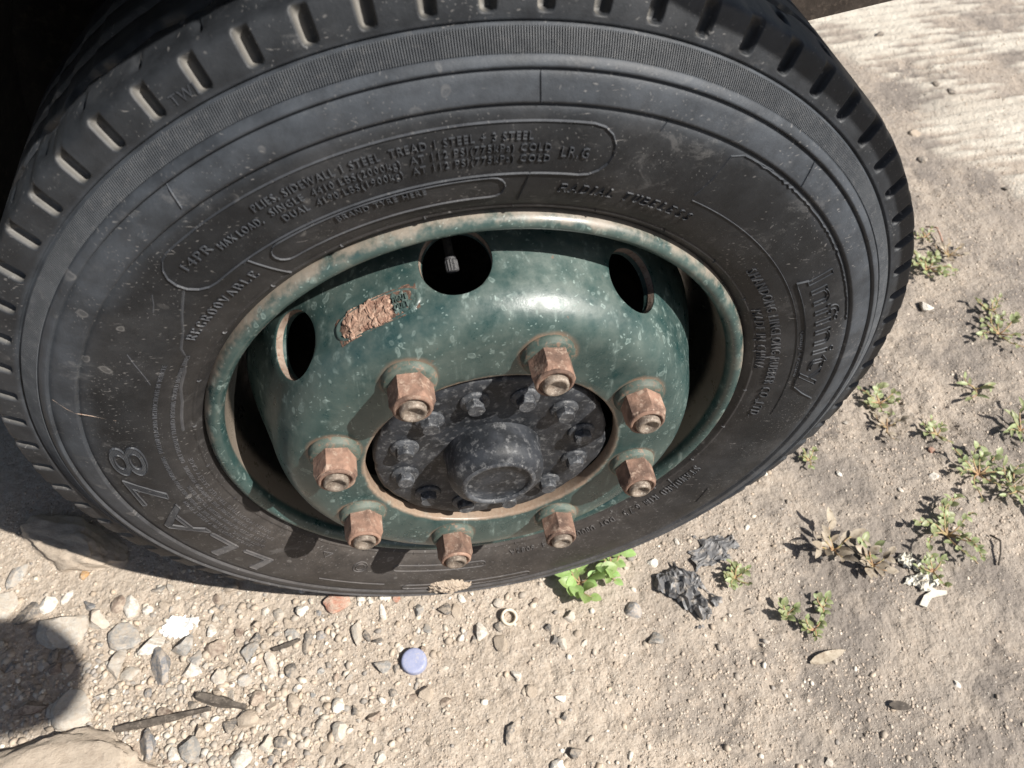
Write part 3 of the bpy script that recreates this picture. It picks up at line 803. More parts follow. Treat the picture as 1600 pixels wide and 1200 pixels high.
for a0_ in (0,):
    jg = [(59 - 0.55 * i, .3222 + .0013 * mnoise.noise(Vector((i * .9, 2, 1))) + .0006 * mnoise.noise(Vector((i * 3.1, 5, 1)))) for i in range(76)]
    ridge(mb, jg, 0.0016, 0.0014)
ridge(mb, [(61.3, .284), (60.9, .300), (60.7, .318), (58.9, .3225), (54, .3235)], 0.0011, 0.0010)
tag(mb.build('raised_outline', M['rubber_letter'], tyre), 'thin ragged outline of the smooth panel beside the brand name', kind='stuff')
mb = MB()
ridge(mb, [(162.3, .343), (163.4, .334), (163.9, .327), (164.2, .314), (164.6, .300)], 0.0006, 0.0002)
tag(mb.build('scratch', M['dustymetal'], tyre), 'pale curved scratch on the left of the sidewall')
mb = MB()
def spx(px, py, y0=-0.0145):
    d = ROT @ Vector(((px - 800) / FPX, (600 - py) / FPX, -1)); t = (y0 - CAM.y) / d.y; p = CAM + d * t
    return (math.degrees(math.atan2(p.z, p.x)), math.hypot(p.x, p.z))
for pth, w_ in (([(288, 448), (285, 480), (286, 520), (283, 550), (290, 565)], .0034), ([(290, 565), (288, 590), (282, 615), (284, 640), (283, 665), (287, 690)], .0042), ([(198, 553), (215, 575), (228, 592), (237, 606)], .0020), ([(237, 460), (240, 475), (239, 492)], .0018)):
    pp = [spx(*q) for q in pth]
    fine_p = []
    for i in range(len(pp) - 1):
        for k in range(4):
            t = k / 4; fine_p.append((pp[i][0] + (pp[i + 1][0] - pp[i][0]) * t + .12 * mnoise.noise(Vector((i + t, 3, w_ * 999))), pp[i][1] + (pp[i + 1][1] - pp[i][1]) * t))
    ridge(mb, fine_p, w_, 0.00035)
tag(mb.build('mud_streak', M['rubber_letter'], tyre), 'dried pale runs of muddy water on the left of the sidewall', kind='stuff')
# outlined brand name in its frame
mb = MB()
outline_text(mb, 'Infinity', 31.4, 2.4, 0.2945, 0.0205, 0.0010, 0.0011)
ridge(mb, [(31.6, .2955), (32.2, .2865)] + arc(31.0, 4.5, .2860) + [(2.7, .2868), (.4, .298), (-1.9, .313)], 0.0014, 0.0016)
tag(mb.build('brand_lettering', M['rubber_letter'], tyre), 'outlined brand lettering with a curved frame line')
# large outlined pattern name with hatched faces
mb = MB()
outline_text(mb, 'LLA78', -141.0, -188.6, 0.2865, 0.0262, 0.0013, 0.0015, shear=0.0)
tag(mb.build('pattern_lettering', M['rubber_letter'], tyre), 'large outlined lettering reading LLA78')
m = text_mesh('LLA78', 0.0, 0.0, 1.06, 5)
co = np.array([v.co for v in m.vertices]); x0, x1 = co[:, 0].min(), co[:, 0].max()
bm = bmesh.new(); bm.from_mesh(m)
hl = MB()
fa = [(-141.0 - 47.6 * (c[0] - x0) / (x1 - x0), 0.2865 + 0.0262 * c[1] / CAPH) for c in co]
tag(wpart('letter_face', [sw(a, r, 0.0004) for a, r in fa], [tuple(p.vertices) for p in m.polygons], M['rib'], tyre, False), 'pale flat faces of the large letters', kind='stuff')
# hatch: cut the letter faces with thin lines
tri = bmesh.ops.triangulate(bm, faces=bm.faces[:])
for yl in np.arange(0.02, CAPH, 0.030):
    for fc in bm.faces:
        xs = []
        vs = [v.co for v in fc.verts]
        for i in range(3):
            p, q2 = vs[i], vs[(i + 1) % 3]
            if (p.y - yl) * (q2.y - yl) < 0:
                t = (yl - p.y) / (q2.y - p.y); xs.append(p.x + t * (q2.x - p.x))
        if len(xs) == 2 and abs(xs[0] - xs[1]) > 1e-4:
            pa = [(-141.0 - 47.6 * (x - x0) / (x1 - x0), 0.2865 + 0.0262 * yl / CAPH) for x in xs]
            ridge(hl, pa, 0.0007, 0.0009)
bm.free(); bpy.data.meshes.remove(m)
tag(hl.build('letter_hatching', M['rubber_letter'], tyre), 'fine raised hatching inside the large letters')

# ---- rim: rolled lip and gutter
LIP = [(0.2390, 0.0060), (0.2378, 0.0015), (0.2364, -0.0025), (0.2345, -0.0053), (0.2320, -0.0068), (0.2292, -0.0070), (0.2265, -0.0056), (0.2243, -0.0030),
       (0.2230, 0.0004), (0.2226, 0.0045), (0.2228, 0.0090), (0.2224, 0.018), (0.2214, 0.030), (0.2190, 0.045), (0.2140, 0.058), (0.2090, 0.070), (0.2080, 0.120), (0.2080, 0.175)]
v, f = lathe(LIP, 288)
rim = wpart('rim', v, f, M['lip'])
tag(rim, 'green rolled wheel rim with rust along its outer edge')

# ---- wheel disc with eight hand holes
DISC = np.array([(0.1100, -0.0290), (0.1100, -0.0372), (0.1106, -0.0392), (0.1122, -0.0400), (0.1200, -0.0403), (0.1350, -0.0406), (0.1480, -0.0406), (0.1540, -0.0402), (0.1600, -0.0392),
                 (0.1660, -0.0372), (0.1710, -0.0340), (0.1750, -0.0300), (0.1785, -0.0248), (0.1805, -0.0215)])
CONE = np.array([(0.1805, -0.0215), (0.1830, -0.0160), (0.1850, -0.0100), (0.1880, 0.0000), (0.1915, 0.0110), (0.1955, 0.0240), (0.1990, 0.0350), (0.2015, 0.0430)])
TAILC = np.array([(0.2015, 0.0430), (0.2050, 0.055), (0.2075, 0.068)])
HA = [math.radians(97.0 + 45 * k) for k in range(8)]
NTOP = 24; NSD = 16
cl = np.concatenate([[0], np.cumsum(np.hypot(np.diff(CONE[:, 0]), np.diff(CONE[:, 1])))])
def cone_pt(s):
    s = np.clip(s, 0, cl[-1])
    return np.interp(s, cl, CONE[:, 0]), np.interp(s, cl, CONE[:, 1])
SL = cl[-1]
# tile boundary in (angle, s)
A2 = PI / 8
bd = [(-A2 + 2 * A2 * i / NTOP, 0.0) for i in range(NTOP)]
bd += [(A2, SL * i / NSD) for i in range(NSD)]
bd += [(A2 - 2 * A2 * i / NTOP, SL) for i in range(NTOP)]
bd += [(-A2, SL - SL * i / NSD) for i in range(NSD)]
nb = len(bd)
s_mid = SL * 0.475
hole_a, hole_s = 0.0268 / 0.188, 0.0278
discv = []; discf = []
v, f = lathe(DISC, 8 * NTOP, HA[0] - A2)
discv += v.tolist(); discf += f
for h in HA:
    base = len(discv)
    NRG = 9
    rows = []
    for k in range(NRG + 2):
        row = []
        for (a, s) in bd:
            ang = math.atan2((s - s_mid) / hole_s, a / hole_a)
            ea, es = hole_a * math.cos(ang), s_mid + hole_s * math.sin(ang)
            if k < NRG:
                t = (k / (NRG - 1)) ** 1.3
                aa = ea + (a - ea) * t; ss = es + (s - es) * t
                rr, yy = cone_pt(ss)
                if k == 0: rr -= 0.0007
                row.append(((rr) * math.cos(h + aa), yy, rr * math.sin(h + aa)))
            else:
                rr, yy = cone_pt(es)
                dd = 0.0030 if k == NRG else 0.0105
                rr -= dd
                row.append((rr * math.cos(h + ea), yy + dd * 0.25, rr * math.sin(h + ea)))
        rows.append(row)
    order = rows[NRG:][::-1] + rows[:NRG]
    for row in order: discv += row
    for k in range(NRG + 1):
        for i in range(nb):
            j = (i + 1) % nb
            discf.append((base + k * nb + i, base + k * nb + j, base + (k + 1) * nb + j, base + (k + 1) * nb + i))
bb = len(discv)
v, f = lathe(TAILC, 8 * NTOP, HA[0] - A2)
discv += v.tolist(); discf += [tuple(i + bb for i in q) for q in f]
me = mesh('wheel_disc', discv, discf)
bm = bmesh.new(); bm.from_mesh(me); bmesh.ops.remove_doubles(bm, verts=bm.verts, dist=1e-5)
bmesh.ops.recalc_face_normals(bm, faces=bm.faces); bm.to_mesh(me); bm.free()
me.polygons.foreach_set('use_smooth', [True] * len(me.polygons))
try: me.set_sharp_from_angle(angle=math.radians(48))
except Exception: pass
disc = link('wheel_disc', me, M['disc'], wheel, (0, 0, WZ))
tag(disc, 'bowl-shaped green wheel disc with eight round hand holes')
# dusty edges of the hand holes, left open to the sun
for h in HA:
    mb = MB(); n = 40
    ring = []
    for k in range(n):
        t = 2 * PI * k / n
        ea, es = hole_a * 0.992 * math.cos(t), s_mid + hole_s * 0.992 * math.sin(t)
        rr, yy = cone_pt(es)
        ring.append([((rr - d) * math.cos(h + ea), yy + d * .25, (rr - d) * math.sin(h + ea)) for d in (0.0012, 0.0065)])
    v = [p for q in ring for p in q]
    mb.add(v, [(2 * k, 2 * ((k + 1) % n), 2 * ((k + 1) % n) + 1, 2 * k + 1) for k in range(n)])
    mb.build('hand_hole_edge', M['dustymetal'], disc, smooth=True)

# stamped oval with flaking rust between two hand holes
EA = math.radians(117.2)
def cone_at(a, s, lift=0.0):
    rr, yy = cone_pt(s)
    rr = float(rr) + lift
    return (rr * math.cos(EA + a), float(yy) - lift * 0.3, rr * math.sin(EA + a))
EW, EH, ES = 0.0345 / 0.186, 0.0106, 0.0112
mb = MB()
n = 56
def stad(t, k):
    """stadium outline scaled by k"""
    x = math.cos(t); y = math.sin(t)
    sx = math.copysign(abs(x) ** 0.55, x); sy = math.copysign(abs(y) ** 0.8, y)
    return EW * sx * k if k > 0 else 0, EH * sy * k
rows = []
for k, lift in ((1.06, -0.0002), (1.02, 0.0010), (0.97, 0.0011), (0.93, 0.0004), (0.90, 0.0003)):
    rows.append([cone_at(stad(2 * PI * i / n, k)[0], ES + stad(2 * PI * i / n, k)[1], lift) for i in range(n)])
v = [p for r__ in rows for p in r__]
mb.add(v, [(k * n + i, k * n + (i + 1) % n, (k + 1) * n + (i + 1) % n, (k + 1) * n + i) for k in range(len(rows) - 1) for i in range(n)])
plate = mb.build('stamped_oval', M['disc'], disc, smooth=True)
tag(plate, 'oval stamping on the disc with worn letters')
# rust crust
def crust(name, mat, u0, u1, nu, nw, seed, hgt, edge, label):
    mb = MB(); pts = []; keep = []
    for i in range(nu):
        for j in range(nw):
            u = u0 + (u1 - u0) * i / (nu - 1); w_ = (j / (nw - 1) * 2 - 1) * 1.12
            q = Vector((u * 3.6, w_ * 1.0, seed))
            uc = (u - (u0 + u1) / 2) / ((u1 - u0) / 2)
            e = 1 - (abs(uc) ** 3 + abs(w_ / 1.05) ** 4) ** .3 + 0.42 * mnoise.noise(q * 1.2) + 0.22 * mnoise.noise(q * 3.1) + 0.10 * mnoise.noise(q * 8) - edge
            dq, pq = mnoise.voronoi(q * 1.9 + Vector((mnoise.noise(q * 2), mnoise.noise(q * 2 + Vector((7, 7, 7))), 0)) * 0.35)
            lev = (math.sin(pq[0].x * 37.1 + pq[0].y * 91.7) + 1) / 2
            crack = min(1.0, (dq[1] - dq[0]) * 5.5)
            l = hgt * min(1, max(0, e) * 9) * (0.30 + 0.75 * lev * crack) + 0.0003 * mnoise.noise(q * 7) + 0.0004 * mnoise.noise(q * 2.6)
            pts.append(cone_at(u * EW, ES + w_ * EH, l)); keep.append(e > 0)
    f = []
    for i in range(nu - 1):
        for j in range(nw - 1):
            q4 = (i * nw + j, i * nw + j + 1, (i + 1) * nw + j + 1, (i + 1) * nw + j)
            if sum(keep[k] for k in q4) >= 3: f.append(q4)
    mb.add(pts, f)
    return tag(mb.build(name, M[mat], disc, smooth=True), label)
crust('rust_flake', 'rust', -0.46, 0.84, 120, 60, 4.6, 0.0021, -0.02, 'thick flaking crust of pale orange rust')
crust('rust_stain', 'rustdark', -1.0, 1.0, 110, 50, 9.1, 0.0004, -0.16, 'dark rust under the broken paint')
crust('paint_flake', 'disc', -0.98, -0.34, 70, 40, 6.7, 0.0010, 0.05, 'lifting flake of green paint that carries worn letters')
def disc_text(txt, a0, a1, s, cap):
    m = text_mesh(txt, 0.5)
    co = np.array([v.co for v in m.vertices]); x0, x1 = co[:, 0].min(), co[:, 0].max()
    v = []
    for c in co:
        a = a0 + (a1 - a0) * (c[0] - x0) / (x1 - x0)
        v.append(cone_at(a, s + cap * (c[1] / CAPH), 0.0021 if c[2] > 0 else -0.0005))
    f = [tuple(p.vertices) for p in m.polygons]; bpy.data.meshes.remove(m)
    return tag(link('raised_lettering', mesh('raised_lettering', v, f, False), M['disc'], disc), 'worn raised lettering ' + txt + ' in the oval')
disc_text('PIGUT', -0.46 * EW, -0.78 * EW, ES + 0.0006, 0.0044)
disc_text('OULT', -0.46 * EW, -0.78 * EW, ES - 0.0056, 0.0044)

# ---- brake drum seen dark through the holes
v, f = lathe([(0.02, 0.075), (0.165, 0.075), (0.175, 0.080), (0.182, 0.095), (0.185, 0.17)], 96)
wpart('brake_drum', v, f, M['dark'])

# ---- wheel nuts
PCD = 0.1371
def hexprism(mb, rc, y0, y1, ch, cham_r):
    """hexagon about the y axis from y0 (back) to y1 (front), chamfered at the front"""
    n = 36
    def hr(t):
        k = (t % (PI / 3)) - PI / 6
        return rc * math.cos(PI / 6) / math.cos(k)
    rows = []
    for (y, mode) in ((y0, 0), (y1 + ch, 0), (y1, 1)):
        row = []
        for i in range(n):
            t = 2 * PI * i / n
            r = hr(t)
            if mode: r = cham_r
            yy = y
            if mode == 0 and y == y1 + ch:
                yy = y + (r - rc * math.cos(PI / 6)) * 0.9
            row.append((r * math.cos(t), yy, r * math.sin(t)))
        rows.append(row)
    v = [p for r in rows for p in r] 
    f = [(k * n + i, k * n + (i + 1) % n, (k + 1) * n + (i + 1) % n, (k + 1) * n + i) for k in range(2) for i in range(n)]
    f.append(tuple(2 * n + i for i in range(n)))
    mb.add(v, f)

nutmb = MB(); hexprism(nutmb, 0.0172, -0.0040, -0.0272, 0.0022, 0.0150)
nut_me = mesh('wheel_nut', nutmb.v, nutmb.f, False); nut_me.materials.append(M['nut'])
v, f = lathe([(0.0150, -0.0270), (0.0152, -0.0258), (0.0150, -0.0250)], 40)
v, f = lathe([(0.012, 0.002), (0.0206, 0.002), (0.0211, 0.0005), (0.0211, -0.0022), (0.0204, -0.0030), (0.0202, -0.0048), (0.0190, -0.0062), (0.012, -0.0064)], 48)
col_me = mesh('nut_collar', v, f); col_me.materials.append(M['collar'])
v, f = lathe([(0.0110, -0.020), (0.0150, -0.0266), (0.0147, -0.0284), (0.0134, -0.0292), (0.0122, -0.0290), (0.0118, -0.0270), (0.0098, -0.0268)], 40)
rg_me = mesh('nut_ring', v, f); rg_me.materials.append(M['nut'])
v, f = lathe([(0.0100, -0.018), (0.0100, -0.0312), (0.0093, -0.0326), (0.0078, -0.0330), (0.0068, -0.0318), (0.0052, -0.0300), (0.0030, -0.0290), (0.0, -0.0287)], 36)
st_me = mesh('stud', v, f); st_me.materials.append(M['stud'])
NUT0 = math.radians(118.5)
LOOK = ['upper left', 'left', 'lower left', 'bottom', 'lower right', 'right', 'upper right', 'top']
for k in range(8):
    a = NUT0 + k * PI / 4
    nut = link('wheel_nut', nut_me, None, wheel, (PCD * math.cos(a), -0.0406, WZ + PCD * math.sin(a)))
    nut.rotation_euler = (0, random.uniform(0, PI), 0)
    for nm, me_ in (('nut_collar', col_me), ('nut_ring', rg_me), ('stud', st_me)):
        c = link(nm, me_, None, nut)
        c.rotation_euler = (random.uniform(-.02, .02), random.uniform(0, 6), random.uniform(-.02, .02))

# ---- hub flange, bolts and cap
FL = []
for i in range(144):
    t = 2 * PI * i / 144
    FL.append(0.1036 + 0.0012 * vnoise(np.array([t * 4]), np.array([1.0]), 3)[0] - 0.0018 * max(0, vnoise(np.array([t * 9]), np.array([5.0]), 8)[0]))
rows = [[(0.040, -0.0345)] * 144, [(0.0600, -0.0345)] * 144, [(0.0640, -0.0358)] * 144, [(0.0900, -0.0362)] * 144, [(r - 0.003, -0.0360) for r in FL], [(r, -0.0340) for r in FL], [(r, -0.020) for r in FL]]
v = []; 
for i in range(144):
    t = 2 * PI * i / 144
    for row in rows:
        r, y = row[i]
        v.append((r * math.cos(t), y + 0.0004 * mnoise.noise(Vector((r * 60 * math.cos(t), r * 60 * math.sin(t), 1))), r * math.sin(t)))
hub = wpart('hub_flange', v, grid_faces(144, len(rows)), M['hub'])
tag(hub, 'black painted hub flange with a ring of bolts, rust along its edge')
bmb = MB(); hexprism(bmb, 0.0082, -0.0015, -0.0100, 0.0012, 0.0066)
bo_me = mesh('hub_bolt', bmb.v, bmb.f, False); bo_me.materials.append(M['hubbolt'])
v, f = lathe([(0.004, 0.001), (0.0122, 0.001), (0.0124, -0.0010), (0.0112, -0.0026), (0.004, -0.0030)], 32)
wa_me = mesh('washer', v, f); wa_me.materials.append(M['hubbolt'])
for k in range(12):
    a = math.radians(11.5 + 30 * k)
    b = link('hub_bolt', bo_me, None, hub, (0.0795 * math.cos(a), -0.0362, 0.0795 * math.sin(a)))
    b.rotation_euler = (0, random.uniform(0, PI), 0)
    link('washer', wa_me, None, b)
CAPP = [(0.0430, -0.030), (0.0430, -0.0352), (0.0422, -0.0375), (0.0420, -0.0400), (0.0418, -0.0540), (0.0405, -0.0600), (0.0378, -0.0645), (0.0338, -0.0672), (0.0312, -0.0686), (0.0300, -0.0694), (0.0288, -0.0694), (0.0278, -0.0684), (0.0272, -0.0660), (0.015, -0.0664), (0.0, -0.0664)]
v, f = lathe(CAPP, 96)
v = [(p[0] * (1 + 0.006 * mnoise.noise(Vector(p) * 40)), p[1], p[2] * (1 + 0.006 * mnoise.noise(Vector(p) * 40))) for p in v]
hc = wpart('hub_cap', v, f, M['hub'])
v, f = lathe([(0.0322, -0.0683), (0.0312, -0.0691), (0.0300, -0.0697), (0.0287, -0.0697), (0.0276, -0.0686), (0.0271, -0.0672)], 96)
v = [(p[0] * (1 + 0.006 * mnoise.noise(Vector(p) * 40)), p[1], p[2] * (1 + 0.006 * mnoise.noise(Vector(p) * 40))) for p in v]
tag(wpart('worn_rim', v, f, M['hubbolt'], hc), 'grey worn edge round the recessed face of the cap')
tag(hc, 'black dome-edged hub cap with a recessed round face')

# ---- valve
va = math.radians(98.0)
def vp(r, y): return Vector((r * math.cos(va), y, r * math.sin(va)))
tip, root = vp(0.1795, 0.0085), vp(0.2075, 0.050)
d = (root - tip).normalized()
mb = MB(); mb.tube([tip + d * 0.010, root], 0.0034, 12)
valve = mb.build('valve_stem', M['dark'], wheel, True, (0, 0, WZ))
mb = MB(); n = 28
a_ = d.orthogonal().normalized(); b_ = d.cross(a_)
rows = []
for t, r0 in ((0.0, 0.0028), (0.0006, 0.0044), (0.0016, 0.0049), (0.0085, 0.0049), (0.0095, 0.0042), (0.0115, 0.0042), (0.0118, 0.0034)):
    rows.append([tip + d * t + (a_ * math.cos(2 * PI * k / n) + b_ * math.sin(2 * PI * k / n)) * (r0 - (0.0006 if (k % 2 and 0.001 < t < 0.009) else 0)) for k in range(n)])
v = [p for r in rows for p in r]
mb.add(v, [(i * n + k, i * n + (k + 1) % n, (i + 1) * n + (k + 1) % n, (i + 1) * n + k) for i in range(len(rows) - 1) for k in range(n)] + [tuple(range(n))])
mb.build('valve_cap', M['valve'], valve)

# ------------------------------------------------------------------ the truck above and behind the wheel
truck = empty('truck', (0.0, 0.55, ZG))
tag(truck, 'dark truck body and chassis above and behind the wheel', 'truck')
def tpart(mb, name, mat, smooth=False):
    o = mb.build(name, mat, truck, smooth)
    o.location = (0, -0.55, -ZG)
    return o
# side panel with its wheel arch
arch = [(0.263, 0.566), (0.300, 0.549), (0.332, 0.528), (0.372, 0.500), (0.409, 0.469), (0.444, 0.430), (0.468, 0.392), (0.490, 0.350), (0.505, 0.302), (0.514, 0.250), (0.518, 0.206), (0.519, 0.10), (0.519, 0.03),
        (0.66, 0.03), (0.66, 1.5), (-1.6, 1.5), (-1.6, 0.47), (-0.35, 0.47), (-0.20, 0.497), (-0.12, 0.554), (-0.06, 0.585), (0.0, 0.612), (0.05, 0.630), (0.10, 0.640), (0.16, 0.632), (0.22, 0.600)]
mb = MB(); n = len(arch)
v = [(x, -0.10, z) for x, z in arch] + [(x, -0.085, z) for x, z in arch]
mb.add(v, [tuple(range(n)), tuple(range(2 * n - 1, n - 1, -1))] + [(i, (i + 1) % n, n + (i + 1) % n, n + i) for i in range(n)])
tpart(mb, 'side_panel', M['cab'])
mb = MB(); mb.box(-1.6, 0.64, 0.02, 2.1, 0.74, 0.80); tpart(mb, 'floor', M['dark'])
# inner mudguard curving over the tyre
mb = MB(); n = 40
v = []
for i in range(n):
    t = math.radians(62 + (192 - 62) * i / (n - 1))
    for r, y in ((0.446, 0.12), (0.446, 0.44), (0.460, 0.44), (0.460, 0.12)):
        v.append((r * math.cos(t), y, r * math.sin(t)))
f = [(4 * i + k, 4 * i + (k + 1) % 4, 4 * i + 4 + (k + 1) % 4, 4 * i + 4 + k) for i in range(n - 1) for k in range(4)]
f += [(0, 1, 2, 3), (4 * n - 4, 4 * n - 3, 4 * n - 2, 4 * n - 1)]
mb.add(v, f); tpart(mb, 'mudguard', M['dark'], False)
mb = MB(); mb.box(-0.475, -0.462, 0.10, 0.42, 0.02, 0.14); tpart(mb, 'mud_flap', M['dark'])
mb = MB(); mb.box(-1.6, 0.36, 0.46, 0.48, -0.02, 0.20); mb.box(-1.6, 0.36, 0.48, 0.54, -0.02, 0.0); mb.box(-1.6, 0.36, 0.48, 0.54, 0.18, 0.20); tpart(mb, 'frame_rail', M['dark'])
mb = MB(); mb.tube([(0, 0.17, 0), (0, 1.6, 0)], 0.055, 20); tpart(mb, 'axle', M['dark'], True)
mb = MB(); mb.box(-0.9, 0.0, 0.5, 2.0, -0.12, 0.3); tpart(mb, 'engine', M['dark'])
# brown edge of the step seen past the tyre, top right
mb = MB()
e0, e1 = Vector((0.300, 0.25, 0.2145)), Vector((0.80, 0.25, 0.309))
ax = (e1 - e0)
for (dz0, dz1, y0, y1) in ((0.0, 0.028, 0.0, 0.016), (0.028, 0.10, 0.003, 0.030)):
    v = []
    for p in (e0, e1):
        v += [p + Vector((0, y0, dz0)), p + Vector((0, y1, dz0)), p + Vector((0, y1, dz1)), p + Vector((0, y0, dz1))]
    mb.add(v, [(0, 1, 2, 3), (7, 6, 5, 4), (0, 4, 5, 1), (1, 5, 6, 2), (2, 6, 7, 3), (3, 7, 4, 0)])
tag(tpart(mb, 'step_edge', M['brown']), 'brown grimy steel edge past the top of the tyre')

# ------------------------------------------------------------------ stones
def rock_mesh(name, seed, sub=2, cuts=8, lo=0.36, rough=0.13):
    rg = random.Random(seed)
    bm = bmesh.new()
    bmesh.ops.create_icosphere(bm, subdivisions=sub, radius=1.0)
    pl = []
    for _ in range(cuts):
        n = Vector((rg.gauss(0, 1), rg.gauss(0, 1), rg.gauss(0, 1))).normalized()
        pl.append((n, rg.uniform(lo, 0.95)))
    off = Vector((seed * 1.7, seed * 0.3, 0))
    for v in bm.verts:
        p = v.co.copy()
        for n, d in pl:
            e = p.dot(n)
            if e > d: p -= n * (e - d)
        p *= 1 + rough * mnoise.noise(p * 1.8 + off) + rough * 0.4 * mnoise.noise(p * 5 + off)
        v.co = p
    me = bpy.data.meshes.new(name); bm.to_mesh(me); bm.free()
    me.polygons.foreach_set('use_smooth', [True] * len(me.polygons))
    try: me.set_sharp_from_angle(angle=math.radians(28))
    except Exception: pass
    return me

ROCKS = {}
def rock_for(colour, i, big=False):
    key = (colour, i, big)
    if key not in ROCKS:
        me = rock_mesh('stone', 100 * i + len(colour) * 7 + (3 if big else 0), 3 if big else 2, 10 if big else 8)
        me.materials.append(M['stone_' + colour])
        ROCKS[key] = me
    return ROCKS[key]

taken = []
def stone(px, py, w, h, colour, label, group=None, name='stone', flat=0.55, rot=None, sink=0.42, big=False, cat='stone', i=None):
    """a stone that covers about w x h photograph pixels"""
    p = at(px, py); k = mpp(p)
    a, b = w * k / 2, h * k / 2 / 0.80
    c = min(a, b) * flat * 1.25
    o = link(name, rock_for(colour, random.randrange(6) if i is None else i, big or max(w, h) > 34))
    o.scale = (a * 1.08, b * 1.08, c)
    o.rotation_euler = (random.uniform(-.15, .15), random.uniform(-.15, .15), random.uniform(-.5, .5) if rot is None else rot)
    o.location = (p.x, p.y, p.z + c * (1 - 2 * sink))
    tag(o, label, cat, group)
    taken.append((p.x, p.y, max(a, b)))
    return o

